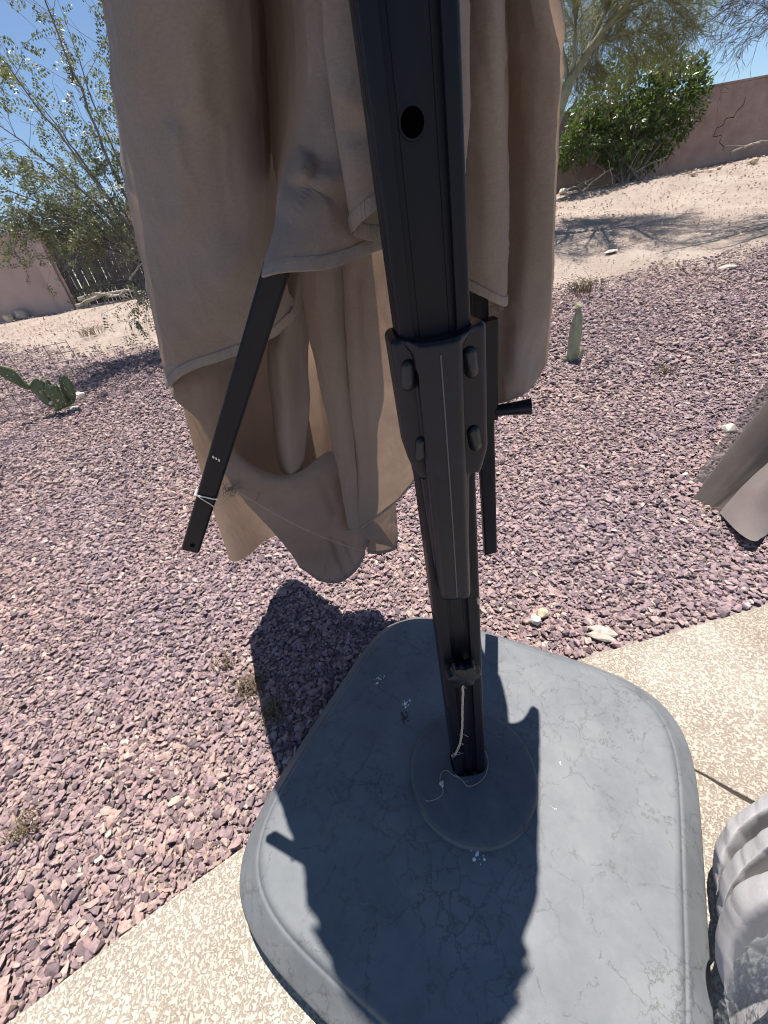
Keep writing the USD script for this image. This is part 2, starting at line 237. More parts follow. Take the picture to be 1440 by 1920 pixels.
BUSHLEAF = leaf_look('glossy_bush_leaves', [(0.0, (0.06, 0.095, 0.03)), (0.6, (0.135, 0.19, 0.058)), (1.0, (0.26, 0.33, 0.10))], 0.42, 0.34, 0.6)
NEEDLE = leaf_look('palo_verde_needles', [(0.0, (0.14, 0.145, 0.095)), (0.6, (0.22, 0.22, 0.145)), (1.0, (0.30, 0.295, 0.20))], 0.35)
TWIGN = leaf_look('bare_grey_twigs', [(0.0, (0.07, 0.06, 0.055)), (1.0, (0.15, 0.13, 0.115))], 0.0, 0.8, 0.2)
FARLEAF = leaf_look('far_shrub_leaves', [(0.0, (0.04, 0.055, 0.03)), (1.0, (0.09, 0.11, 0.06))], 0.15)
CACTUS = rough('prickly_pear_skin', [(0.3, (0.045, 0.06, 0.025)), (0.6, (0.075, 0.09, 0.035))], 14, 5, 0.55, 0.25, 60, 0.004, 0.4)
CACTUS2 = rough('column_cactus_skin', [(0.3, (0.17, 0.17, 0.10)), (0.6, (0.27, 0.265, 0.165))], 20, 5, 0.6, 0.3, 90, 0.004, 0.35)
CACTUSTIP = rough('cactus_spines', [(0.3, (0.40, 0.40, 0.22)), (0.6, (0.6, 0.58, 0.40))], 60, 4, 0.8)
SCAR = rough('cactus_scar', [(0.3, (0.35, 0.30, 0.24)), (0.6, (0.55, 0.50, 0.42))], 60, 4, 0.8)
WIRE = MAT('grey_wire', {'p': ('principled_bsdf', {'base_color': (0.09, 0.085, 0.09), 'roughness': 0.5, 'metallic': 0.6})}, [])
TWINE = rough('old_twine', [(0.3, (0.20, 0.155, 0.13)), (0.6, (0.33, 0.27, 0.235))], 300, 3, 0.95, 0.5, 900, 0.001)
STRING = rough('white_string', [(0.3, (0.45, 0.42, 0.40)), (0.6, (0.62, 0.60, 0.57))], 300, 3, 0.9)
SEED = rough('pale_seed', [(0.3, (0.36, 0.33, 0.29)), (0.6, (0.52, 0.49, 0.44))], 120, 4, 0.7)
GUANO = rough('white_droppings', [(0.3, (0.45, 0.45, 0.44)), (0.6, (0.75, 0.75, 0.74))], 500, 3, 0.9)
GRIME = rough('dark_dirt', [(0.3, (0.03, 0.028, 0.022)), (0.6, (0.06, 0.055, 0.045))], 300, 3, 0.95)
PAINT = MAT('white_paint', {'p': ('principled_bsdf', {'base_color': (0.55, 0.55, 0.54), 'roughness': 0.5})}, [])
STRAW = leaf_look('dry_straw', [(0.0, (0.20, 0.155, 0.09)), (1.0, (0.36, 0.30, 0.19))], 0.15, 0.8, 0.2)
NET = MAT('mosquito_net', {'g': ('geometry', {}), 'n': ('noise_texture', {'scale': 700.0, 'detail': 1.0}), 'mr': ('map_range', {'from_min': 0.3, 'from_max': 0.7, 'to_min': 0.18, 'to_max': 0.55}),
    't': ('transparent_bsdf', {}), 'p': ('principled_bsdf', {'base_color': (0.17, 0.18, 0.175), 'roughness': 0.7, 'specular_ior_level': 0.3}), 'm': ('mix_closure', {})},
    [('g.position', 'n.vector'), ('n.fac', 'mr.value'), ('mr.result', 'm.fac'), ('t.BSDF', 'm.closure1'), ('p.BSDF', 'm.closure2')], 'm.closure')

NETD = MAT('dark_net', {'g': ('geometry', {}), 'n': ('noise_texture', {'scale': 500.0, 'detail': 1.0}), 'mr': ('map_range', {'from_min': 0.3, 'from_max': 0.7, 'to_min': 0.42, 'to_max': 0.85}),
    't': ('transparent_bsdf', {}), 'p': ('principled_bsdf', {'base_color': (0.075, 0.07, 0.07), 'roughness': 0.7, 'specular_ior_level': 0.3}), 'm': ('mix_closure', {})},
    [('g.position', 'n.vector'), ('n.fac', 'mr.value'), ('mr.result', 'm.fac'), ('t.BSDF', 'm.closure1'), ('p.BSDF', 'm.closure2')], 'm.closure')
# ------------------------------------------------------------------ terrain
def zg(x, y):
    x, y = np.asarray(x, float), np.asarray(y, float)
    yy = np.where(y > 13.0, 13.0, y)
    s = 0.112 + 0.054 * smoothstep(-6, 4, x)
    f = 0.5 * ((yy - 1.5) + np.sqrt((yy - 1.5) ** 2 + 0.35))
    far = smoothstep(2.5, 5, y)
    b = (fbm(np.stack([x * 0.7, y * 0.7, 0 * x], -1), 4, 3) - 0.5) * 0.16 * far
    b += 0.10 * np.exp(-((x - 9) / 2.6) ** 2 - ((y - 10.6) / 0.9) ** 2) + 0.12 * np.exp(-((x - 6.6) / 1.6) ** 2 - ((y - 10.4) / 0.9) ** 2)
    return s * f - 0.032 + b * (y < 14)
def onground(px, py):
    r = ray(px, py)
    t = np.linspace(0.3, 30, 6000) / r[1]; P = EYE + t[:, None] * r
    P = P[P[:, 1] < 11.6]; gap = P[:, 2] - zg(P[:, 0], P[:, 1])
    k = int(np.argmax(gap < 0)) if (gap < 0).any() else int(len(P) // 3 + np.argmin(gap[len(P) // 3:]))
    return np.array([P[k, 0], P[k, 1], float(zg(P[k, 0], P[k, 1]))])
xs = np.unique(np.concatenate([np.linspace(-400, -18, 20), np.linspace(-18, 22, 260), np.linspace(22, 400, 20)]))
ys = np.unique(np.concatenate([np.linspace(-60, -1, 12), np.linspace(-1, 14, 180), np.linspace(14, 600, 24)]))
X, Y = np.meshgrid(xs, ys)
top('ground', (np.stack([X, Y, zg(X, Y) - 0.012], -1).reshape(-1, 3), grid_faces(len(ys), len(xs))), GROUND, 'bare tan desert earth rising to the walls', None, None, 'structure', True)

# edge of the gravel bed: where it gives way to bare earth, as distance y over x
def gravel_edge(x):
    return np.interp(x, [-12, -7.5, -4.5, -2.6, 0, 2.4, 3.6, 5.2, 8], [9.6, 9.2, 7.2, 6.6, 5.8, 5.15, 5.0, 5.2, 5.6]) + 0.9 * (fbm(np.stack([np.asarray(x) * 0.8, 0 * np.asarray(x), 0 * np.asarray(x)], -1), 3, 5) - 0.5)
U, V = np.meshgrid(np.linspace(-9.5, 8, 160), np.linspace(0, 1, 90))
GY = -0.6 + V * (gravel_edge(U) + 0.6)
top('gravel_bed', (np.stack([U, GY, zg(U, GY) + 0.004 - 0.02 * smoothstep(0.9, 1.0, V)], -1).reshape(-1, 3), grid_faces(*U.shape)), SOIL, 'mauve brown grit under the gravel stones', None, None, 'structure', True)

# ------------------------------------------------------------------ patio slabs
edge_px = [(-60, 1965), (40, 1900), (140, 1822), (240, 1745), (345, 1668), (440, 1600)]
edge_l = [atZ(*p)[:2] for p in edge_px]
edge_r = [atZ(*p)[:2] for p in [(1120, 1225), (1200, 1202), (1280, 1180), (1360, 1156), (1440, 1132), (1560, 1096)]]
pe = np.array(edge_l + [np.array([-0.30, 0.55]), np.array([0.0, 0.68]), np.array([0.32, 0.76])] + edge_r)
pe = pe[np.argsort(pe[:, 0])]
px_ = np.linspace(pe[0, 0] - 1.0, pe[-1, 0] + 2.5, 160)
py_ = np.interp(px_, pe[:, 0], pe[:, 1], left=None, right=None)
sl = (pe[1, 1] - pe[0, 1]) / (pe[1, 0] - pe[0, 0]); py_ = np.where(px_ < pe[0, 0], pe[0, 1] + sl * (px_ - pe[0, 0]), py_)
py_ = np.where(px_ > pe[-1, 0], pe[-1, 1] + 0.09 * (px_ - pe[-1, 0]), py_)
PATIO_EDGE = (px_, py_)
j0, j1 = atZ(1300, 1442)[:2], atZ(1410, 1503)[:2]
jd = (j1 - j0) / np.linalg.norm(j1 - j0); jn = np.array([-jd[1], jd[0]])
full = Polygon(list(zip(px_, py_)) + [(px_[-1], -2.5), (px_[0], -2.5)])
tt = np.linspace(-0.45, 1.8, 90); wob = 0.010 * (fbm(np.stack([tt * 32, 0 * tt, 0 * tt], -1), 4, 9) - 0.5)
mid = j0 + tt[:, None] * jd + wob[:, None] * jn
wid = 0.0026 + 0.0045 * noise(np.stack([tt * 30, 0 * tt, 0 * tt], -1), 4)
joint = Polygon(np.vstack([mid + jn * wid[:, None], (mid - jn * wid[:, None])[::-1]]))
# the joint runs on under the umbrella base to the slab's far side
cutline = Polygon(np.vstack([mid + jn * wid[:, None], [mid[-1] + 4 * jd], [mid[-1] + 4 * jd + 4 * np.array([0.3, 1])], [mid[0] + 3 * np.array([0.2, 1])]]))
slab_far = full.intersection(cutline.buffer(0)).buffer(-0.001)
slab_near = full.difference(cutline.buffer(0)).difference(joint.buffer(0.0005))
def slab(poly, name, label, ztop):
    poly = max(getattr(poly, 'geoms', [poly]), key=lambda g: g.area)
    a = trimesh.creation.extrude_polygon(poly.buffer(-0.0012), 0.104 + ztop, engine='earcut'); a.apply_translation((0, 0, -0.104))
    b = trimesh.creation.extrude_polygon(poly, 0.1025 + ztop, engine='earcut'); b.apply_translation((0, 0, -0.104))
    return top(name, cat_mesh([a, b]), PATIO, label, None, None, 'structure')
slab(slab_near, 'patio', 'cream textured patio slab under the umbrella base', 0.0)
slab(slab_far, 'patio', 'cream textured patio slab beyond the dark joint', -0.002)

jf = trimesh.creation.extrude_polygon(joint.buffer(0.003), 0.09, engine='earcut'); jf.apply_translation((0, 0, -0.096))
top('joint_filler', jf, CRACK, 'dark dirt deep in the patio joint', None, None, 'structure')

# ------------------------------------------------------------------ walls and picket gate
WY = 12.0
lw = thing('garden_wall', 'pale pink stucco wall left of the dark picket gate', 'wall', (-11, WY, 1.0), 'walls at the back of the yard')
part(lw, 'wall_face', bx(-19, -7.14, WY, WY + 0.2, 0.6, 2.80), STUCCO)
part(lw, 'end_pillar', bx(-7.137, -6.80, WY - 0.07, WY + 0.24, 0.6, 2.84), STUCCO)
part(lw, 'cap', bx(-19, -7.14, WY - 0.015, WY + 0.215, 2.803, 2.84), STUCCO)
mw = thing('garden_wall', 'pink stucco wall right of the picket gate, mostly behind the closed umbrella', 'wall', (-1, WY, 1.0), 'walls at the back of the yard')
part(mw, 'wall_face', bx(-4.72, 3.0, WY, WY + 0.2, 0.6, 2.86), STUCCO)
part(mw, 'cap', bx(-4.72, 3.0, WY - 0.015, WY + 0.215, 2.863, 2.90), STUCCO)
rw = thing('garden_wall', 'brown pink block wall with a stepped crack behind the green bush', 'wall', (10, WY, 1.4), 'walls at the back of the yard')
wallm = manifold3d.Manifold.cube((19.0, 0.2, 2.53)).translate((3.003, WY, 0.6))
def wall_at(px, py): r = ray(px, py); P = EYE + r * (WY / r[1]); return P[[0, 2]]
ck = np.array([wall_at(*p) for p in [(1398, 182), (1394, 197), (1381, 209), (1377, 219), (1362, 222), (1357, 234), (1344, 240), (1338, 256), (1353, 254), (1349, 268), (1358, 276), (1354, 286)]])
ckp = []
for a, b in zip(ck[:-1], ck[1:]):
    for k in np.linspace(0, 1, 4)[:-1]: ckp.append(a + (b - a) * k + RNG.normal(0, 0.006, 2))
from shapely.geometry import LineString
cpoly = LineString(ckp).buffer(0.008, cap_style=2, join_style=2, mitre_limit=2)
cm = trimesh.creation.extrude_polygon(cpoly, 0.07, engine='earcut')
cv = np.array(cm.vertices); cv = np.stack([cv[:, 0], WY + 0.05 - cv[:, 2], cv[:, 1]], 1)
try:
    cutter = manifold3d.Manifold(manifold3d.Mesh(cv.astype(np.float32), np.array(cm.faces)[:, ::-1].astype(np.uint32)))
    cutter = cutter if cutter.volume() > 0 else manifold3d.Manifold(manifold3d.Mesh(cv.astype(np.float32), np.array(cm.faces).astype(np.uint32)))
    wallm = wallm - cutter
except Exception: pass
part(rw, 'wall_face', wallm, STUCCO2)
part(rw, 'cap', bx(3.003, 22, WY - 0.015, WY + 0.215, 3.133, 3.17), STUCCO2)
gate = thing('picket_gate', 'dark weathered wooden picket gate between two stucco walls', 'gate', (-5.75, WY, 1.2))
xk = -6.77
while xk < -4.78:
    w = 0.085 + RNG.uniform(-0.008, 0.01); h = 2.72 + RNG.uniform(-0.06, 0.05); tl = RNG.uniform(-0.015, 0.015)
    yk = WY + 0.07 + RNG.uniform(-0.006, 0.006)
    v, f = arr(bx(xk, xk + w, yk, yk + 0.02, 1.13, h)); v[:, 0] += tl * (v[:, 2] - 1.1)
    part(gate, 'picket', (v, f), WOOD); xk += w + 0.012 + RNG.uniform(-0.006, 0.008)
for z in (1.45, 2.35): part(gate, 'rail', bx(-6.79, -4.73, WY + 0.094, WY + 0.135, z, z + 0.09), WOOD)

# ------------------------------------------------------------------ gravel and pebbles (nobody could count them)
def stone_protos(path, n, mat, seed, flat=0.5):
    r = np.random.default_rng(seed); out = []
    for k in range(n):
        p = r.normal(size=(int(r.integers(9, 15)), 3)); p /= np.linalg.norm(p, axis=1, keepdims=True)
        p *= np.array([1.0, r.uniform(0.55, 0.9), r.uniform(flat * 0.6, flat * 1.3)]) * 0.5
        h = trimesh.convex.convex_hull(p)
        pth = f'{path}/stone_{k:03d}' if k else f'{path}/stone'
        usdkit.mesh(stage, pth, h, mat); out.append(pth)
    return out
BC = np.array([0.103, 0.461]); BU = np.array([0.82, -0.572]); BU /= np.linalg.norm(BU); BV = np.array([BU[1], -BU[0]])   # base axes
def clear_of_things(x, y, pad=0.0):
    ok = y > np.interp(x, *PATIO_EDGE) + 0.012 + pad
    d = np.stack([x, y], -1) - BC
    return ok & ~((np.abs(d @ BU) < 0.47) & (np.abs(d @ BV) < 0.47))
def scatter(name, label, zones, mat, nproto, seed, flat, keep):
    r = np.random.default_rng(seed)
    path = '/World/' + name
    pi = UsdGeom.PointInstancer.Define(stage, path); tag(pi.GetPrim(), label, 'gravel', None, 'stuff')
    protos = stone_protos(path, nproto, mat, seed + 1, flat)
    pi.CreatePrototypesRel().SetTargets([Sdf.Path(p) for p in protos])
    P, S, Q = [], [], []
    for (x0, x1, y0, y1, n, smin, smed, sig, tilt) in zones:
        x, y = r.uniform(x0, x1, n), r.uniform(y0, y1, n)
        k = keep(x, y, r); x, y = x[k], y[k]; m = len(x)
        s = np.clip(smed * np.exp(r.normal(0, sig, m)), smin, smed * 2.6)
        a = r.uniform(0, 2 * np.pi, m); tx, ty = r.normal(0, tilt, m), r.normal(0, tilt, m)
        cz, sz = np.cos(a / 2), np.sin(a / 2)
        qt = np.stack([np.ones(m), tx / 2, ty / 2, 0 * tx], 1); qt /= np.linalg.norm(qt, axis=1, keepdims=True)
        w1, x1_, y1_, z1_ = qt.T
        q = np.stack([w1 * cz - z1_ * sz, x1_ * cz + y1_ * sz, y1_ * cz - x1_ * sz, z1_ * cz + w1 * sz], 1)
        P.append(np.stack([x, y, zg(x, y) + 0.004 + r.uniform(0.0, 0.45, m) * s * 0.6 + r.uniform(0, 0.008, m)], 1)); S.append(np.stack([s, s * r.uniform(0.8, 1.15, m), s * r.uniform(0.8, 1.2, m)], 1)); Q.append(q)
    P, S, Q = np.vstack(P), np.vstack(S), np.vstack(Q)
    pi.CreatePositionsAttr(Vt.Vec3fArray.FromNumpy(P.astype(np.float32))); pi.CreateScalesAttr(Vt.Vec3fArray.FromNumpy(S.astype(np.float32)))
    pi.CreateOrientationsAttr(Vt.QuathArray([Gf.Quath(float(w), float(a), float(b), float(c)) for w, a, b, c in Q]))
    pi.CreateProtoIndicesAttr(Vt.IntArray.FromNumpy(r.integers(0, nproto, len(P)).astype(np.int32)))
def keep_gravel(x, y, r):
    e = gravel_edge(x); return clear_of_things(x, y) & (y < e + 0.15) & (r.uniform(size=len(x)) < 1 - 0.75 * smoothstep(e - 1.3, e + 0.15, y)) & (np.abs(x) < 1.25 + y * 1.15)
scatter('gravel', 'loose mauve and pink gravel covering the bed beside the patio', [
    (-2.2, 2.2, 0.1, 1.4, 80000, 0.006, 0.0160, 0.50, 0.27), (-3.2, 3.2, 1.4, 2.6, 100000, 0.008, 0.0185, 0.46, 0.27),
    (-6.0, 6.2, 2.6, 5.2, 150000, 0.011, 0.0245, 0.42, 0.3), (-9.5, 6, 5.2, 9.4, 85000, 0.016, 0.033, 0.36, 0.3)], STONE, 14, 21, 0.42, keep_gravel)
def keep_pebble(x, y, r):
    e = gravel_edge(x); return (y > e - 0.9) & (np.abs(x) < 1.25 + y * 1.1)
scatter('pebbles', 'small scattered pebbles on the bare tan earth', [(-9, 9, 4.5, 8, 15000, 0.008, 0.016, 0.4, 0.3), (-11, 12, 8, 11.8, 12000, 0.010, 0.022, 0.45, 0.3)], PEBBLE, 8, 33, 0.6, keep_pebble)
# ------------------------------------------------------------------ umbrella: base, pole, bracket
PXT = lambda z: 0.098 - 0.011 * (z - 0.12) / 1.3        # the pole leans a little
umb = thing('patio_umbrella', 'closed taupe patio umbrella on a dark pole with wide grey base slab', 'umbrella', (BC[0], BC[1], 0.0))
def base_ring(a, z, n=160, p=4.4):
    th = np.linspace(0, 2 * np.pi, n, endpoint=False); c, s = np.cos(th), np.sin(th)
    r = a / (np.abs(c) ** p + np.abs(s) ** p) ** (1 / p)
    q = BC + np.array([-0.007, -0.008]) + (r * c)[:, None] * BU + (r * s)[:, None] * BV
    return np.column_stack([q, np.full(n, z)])
prof = [(0.02, 0.004), (0.455, 0.004), (0.462, 0.008), (0.478, 0.03), (0.495, 0.048), (0.4985, 0.053), (0.499, 0.058), (0.496, 0.064), (0.485, 0.076), (0.470, 0.092), (0.458, 0.105), (0.4545, 0.1085), (0.4515, 0.1100), (0.4490, 0.1096), (0.4470, 0.1105), (0.4445, 0.1145), (0.4415, 0.1180), (0.437, 0.1196), (0.431, 0.1200), (0.38, 0.12), (0.28, 0.1205), (0.15, 0.121), (0.01, 0.121)]
rings = [base_ring(a, z, p=4.8) for a, z in prof]; nR = 160
bv = np.vstack(rings); i, j = np.meshgrid(np.arange(len(prof) - 1), np.arange(nR), indexing='ij'); j2 = (j + 1) % nR
q = np.stack([i * nR + j, i * nR + j2, (i + 1) * nR + j2, (i + 1) * nR + j], -1).reshape(-1, 4)
bs = part(umb, 'base', (bv, np.vstack([q[:, [0, 1, 2]], q[:, [0, 2, 3]]])), BASE, smooth=60)
dp = [(0.062, 0.122), (0.062, 0.1455), (0.066, 0.148), (0.10, 0.1475), (0.138, 0.1455), (0.149, 0.1440), (0.1545, 0.1415), (0.1570, 0.137), (0.159, 0.124), (0.1595, 0.1213), (0.157, 0.1195)]
nD = 96; th = np.linspace(0, 2 * np.pi, nD, endpoint=False)
dv = np.vstack([np.column_stack([BC[0] + r * np.cos(th), BC[1] + r * np.sin(th), np.full(nD, z)]) for r, z in dp])
# the hole in the cover is oblong, just wider than the pole
for k in range(3): dv[k * nD:(k + 1) * nD, :2] = BC + np.array([-0.005, 0.0205]) + np.column_stack([0.0420 * np.sign(np.cos(th)) * np.abs(np.cos(th)) ** 0.55, 0.0345 * np.sign(np.sin(th)) * np.abs(np.sin(th)) ** 0.55]) * (1 + 0.08 * (k == 2))
i, j = np.meshgrid(np.arange(len(dp) - 1), np.arange(nD), indexing='ij'); j2 = (j + 1) % nD
q = np.stack([i * nD + j, i * nD + j2, (i + 1) * nD + j2, (i + 1) * nD + j], -1).reshape(-1, 4)
part(bs, 'cover_disc', (dv, np.vstack([q[:, [0, 1, 2]], q[:, [0, 2, 3]]])), COVER, smooth=40)

PF = 0.452                                             # the pole's front face
def pole_section(w, d, cw, cd):
    s = sbox(-w / 2, -d, w / 2, 0).buffer(-0.006).buffer(0.006, quad_segs=4)
    s = s.difference(sbox(-cw / 2, -cd, cw / 2, 0.01)).buffer(-0.001).buffer(0.001, quad_segs=2)
    for gx in (-cw / 2 + 0.007, cw / 2 - 0.007): s = s.difference(sbox(gx - 0.0006, -cd - 0.0012, gx + 0.0006, -cd + 0.001))
    for gy in (-0.014, -0.020, -0.036):
        for sx in (-1, 1): s = s.difference(sbox(sx * w / 2 - 0.0012, gy - 0.0007, sx * w / 2 + 0.0012, gy + 0.0007))
    return s
def pole(z0, z1, sec):
    m = trimesh.creation.extrude_polygon(sec, z1 - z0, engine='earcut'); v = np.array(m.vertices)
    z = z0 + v[:, 2]
    return np.stack([PXT(z) + v[:, 0], PF - v[:, 1], z], 1), np.array(m.faces)
lower = part(umb, 'lower_pole', pole(0.118, 1.0, pole_section(0.078, 0.058, 0.036, 0.011)), METAL)
up_v, up_f = pole(1.0, 2.25, pole_section(0.079, 0.062, 0.047, 0.009))
upm = manifold3d.Manifold(manifold3d.Mesh(up_v.astype(np.float32), up_f.astype(np.uint32)))
hp = atY(773, 230, PF + 0.009)
drill = manifold3d.Manifold.cylinder(0.03, 0.0105, 0.0105, 40).rotate((90, 0, 0)).translate((hp[0], PF + 0.03, hp[2]))
u2 = upm - drill
upper = part(umb, 'upper_pole', u2 if u2.num_tri() > 0 else (up_v, up_f), METAL)
sm = trimesh.creation.cylinder(0.0098, 0.002, sections=32); sm.apply_transform(trimesh.transformations.rotation_matrix(np.pi / 2, (1, 0, 0))); sm.apply_translation((hp[0], PF + 0.029, hp[2]))
part(upper, 'hole_lining', cat_mesh([sm, tube(np.array([[hp[0], PF + .0095, hp[2]], [hp[0], PF + .0285, hp[2]]]), .01035, 36, False)]), BLACK)
ann = trimesh.creation.annulus(0.0103, 0.0122, 0.0016, sections=40); ann.apply_transform(trimesh.transformations.rotation_matrix(np.pi / 2, (1, 0, 0))); ann.apply_translation((hp[0], PF + 0.0086, hp[2]))
part(upper, 'hole_rim', ann, METAL)
sc0 = atY(823, 4, PF + 0.0085); part(upper, 'scratch', tube([sc0, sc0 + np.array([0.003, 0, -0.004]), sc0 + np.array([0.005, 0, -0.0055])], 0.0007, 5), PAINT)
# moulded bracket where the two halves of the pole meet
def C(px, py, y): return atY(px, py, y)
c = 0.0890
def rbox(x0, x1, y0, y1, z0, z1, r, seg=20):
    return hull([((x, y, z), r) for x in (x0 + r, x1 - r) for y in (y0 + r, y1 - r) for z in (z0 + r, z1 - r)], seg)
fl = hull([((x, y, z), 0.008) for x, z in ((0.0465, 1.181), (0.1335, 1.184), (0.0495, 1.05), (0.1345, 1.045), (0.060, 1.022), (0.127, 1.018)) for y in (0.447, 0.51)], 24)
core = hull([((x, y, z), 0.011) for x, z in ((0.0700, 1.196), (0.1015, 1.198), (0.0735, 0.815), (0.0990, 0.812)) for y in (0.432, 0.47)], 24)
core = core + hull([((0.053, 0.4465, 1.192), 0.008), ((0.1275, 0.4465, 1.196), 0.008), ((0.071, 0.4345, 1.176), 0.0125), ((0.1015, 0.4345, 1.178), 0.0125)], 24)
core = core + hull([((0.0665, 0.452, 1.02), 0.012), ((0.109, 0.452, 1.02), 0.012), ((0.072, 0.452, 0.86), 0.012), ((0.103, 0.452, 0.86), 0.012)], 20)
# the flanges dish inwards between the raised core and their rims
for x0, x1 in ((0.047, 0.064), (0.111, 0.1315)):
    core = core - hull([(((x0 + x1) / 2, 0.4315, z), 0.0085) for z in (1.07, 1.15)], 16)
sock = rbox(0.045, 0.130, 0.444, 0.52, 1.03, 1.197, 0.006) - rbox(0.0485, 0.1262, 0.4485, 0.515, 1.00, 1.25, 0.003)
lip_cut = manifold3d.Manifold.cylinder(0.3, 0.16, 0.16, 64).rotate((90, 0, 0)).translate((0.088, 0.6, 1.343))
brm = ((fl + core) - manifold3d.Manifold.cube((0.0775, 0.06, 0.45)).translate((0.0495, 0.4535, 1.00)) - manifold3d.Manifold.cube((0.0765, 0.06, 0.42)).translate((0.0545, 0.4545, 0.72)) + sock) - lip_cut
brm = brm.refine_to_length(0.006)
bt = trimesh.Trimesh(*arr(brm)); trimesh.smoothing.filter_taubin(bt, iterations=8)
br = part(umb, 'bracket', bt, PLASTIC, smooth=50)
s0, s1 = np.array([0.0862, 0.4203, 1.170]), np.array([0.0865, 0.4203, 0.815])
part(br, 'mould_seam', tube(spline([s0, (s0 + s1) / 2 + np.array([0.0006, 0, 0]), s1], 24), 0.0009, 6), SEAM)
for bx_, bz, tilt in ((0.0535, 1.150, 6), (0.1225, 1.152, -6), (0.0590, 1.060, 8), (0.1245, 1.062, -8)):
    e = hull([((0, 0, 0.009), 0.0085), ((0, 0, -0.009), 0.0085), ((0, -0.0045, -0.006), 0.006)], 24).rotate((0, tilt, 0)).translate((bx_, 0.4405, bz))
    part(br, 'bolt_cover', e, BOLT, smooth=50)
# clamp knob with five lobes
kc = np.array([0.0905, 0.432, 0.602]); th = np.linspace(0, 2 * np.pi, 100, endpoint=False)
kr = 0.0285 + 0.0040 * np.cos(6 * th + 0.5)
kv, ks = [], [(0.75, -0.012), (0.93, -0.0105), (1.0, -0.005), (1.0, 0.007), (0.92, 0.011), (0.6, 0.013)]
for s_, o_ in ks: kv.append(np.column_stack([kc[0] + kr * s_ * np.cos(th), np.full(100, kc[1] + o_), kc[2] + kr * s_ * np.sin(th)]))
kv.append(np.array([[kc[0], kc[1] - 0.0135, kc[2]], [kc[0], kc[1] + 0.013, kc[2]]])); kv = np.vstack(kv)
i, j = np.meshgrid(np.arange(len(ks) - 1), np.arange(100), indexing='ij'); j2 = (j + 1) % 100
q = np.stack([i * 100 + j, i * 100 + j2, (i + 1) * 100 + j2, (i + 1) * 100 + j], -1).reshape(-1, 4); k = np.arange(100); k2 = (k + 1) % 100
kf = np.vstack([q[:, [0, 1, 2]], q[:, [0, 2, 3]], np.stack([np.full(100, 600), k2, k], 1), np.stack([np.full(100, 601), 500 + k, 500 + k2], 1)])
knob = part(umb, 'clamp_knob', (kv, kf), PLASTIC, smooth=40)
part(knob, 'stem', tube([kc + [0, 0.012, 0], kc + [0, 0.035, 0]], 0.009, 16), METAL)
chip = atY(896, 1128, PF); part(lower, 'chip', hull([(chip + [0, 0, 0.008], 0.0022), (chip + [0.001, 0, -0.006], 0.0016)], 8), TWINE)

# ------------------------------------------------------------------ ribs and crank
sA, sB = atY(358, 1028, 0.607), atY(520, 500, 0.563)
sC = atY(575, 318, 0.625)
rib = part(umb, 'rib', cat_mesh([bar(sA, sB, 0.031, 0.017, ray(440, 780) * -1, 0.0055)]), METAL, smooth=35)
part(umb, 'rib_joint', bar(sB + (sB - sA) * 0.005, sC, 0.026, 0.014, ray(440, 780) * -1, 0.005), METAL, smooth=35)
d_ = (sB - sA) / np.linalg.norm(sB - sA); view = -ray(440, 780); view /= np.linalg.norm(view); vn = view - d_ * (view @ d_); vn /= np.linalg.norm(vn); vw = np.cross(d_, vn)
hc = sA + d_ * 0.017 + vn * 0.0085 + vw * 0.001
hl = trimesh.creation.cylinder(0.0042, 0.0014, sections=20); hl.apply_transform(trimesh.geometry.align_vectors((0, 0, 1), vn)); hl.apply_translation(hc)
part(rib, 'rivet_hole', hl, BLACK)
for k in (-1, 0, 1):
    mk = trimesh.creation.icosphere(1, 0.0016); mk.apply_scale((1, 1, 1.0)); mv = np.array(mk.vertices); mv[:, 2] *= 1.8
    o = sA + d_ * (np.linalg.norm(sB - sA) * 0.43) + vn * 0.0088 + vw * (0.0045 * k - 0.003) + d_ * (-0.0012 * k)
    part(rib, 'paint_mark', (mv * 0.9 + o, np.array(mk.faces)), PAINT)
b0, b1 = atY(919, 1034, 0.955), atY(899, 520, 0.83)
part(umb, 'rib', bar(b0, b1, 0.041, 0.022, (0, -1, 0.2), 0.006), METAL, smooth=35)
h0, h1 = atY(919, 784, 0.765), atY(917, 598, 0.748)
crank = part(umb, 'crank_arm', bar(h0, h1, 0.0265, 0.026, (0, -1, 0.2), 0.004), METAL, smooth=35)
g0, g1 = atY(930, 770, 0.758), atY(997, 762, 0.735)
gd = (g1 - g0) / np.linalg.norm(g1 - g0)
part(crank, 'grip', tube([g0 - gd * 0.002, g0, g0 + gd * 0.004, g0 + gd * 0.014, g0 + (g1 - g0) * 0.6, g1 - gd * 0.002, g1], [0.006, 0.0105, 0.0115, 0.0118, 0.0135, 0.0158, 0.0145], 24), PLASTIC, smooth=50)

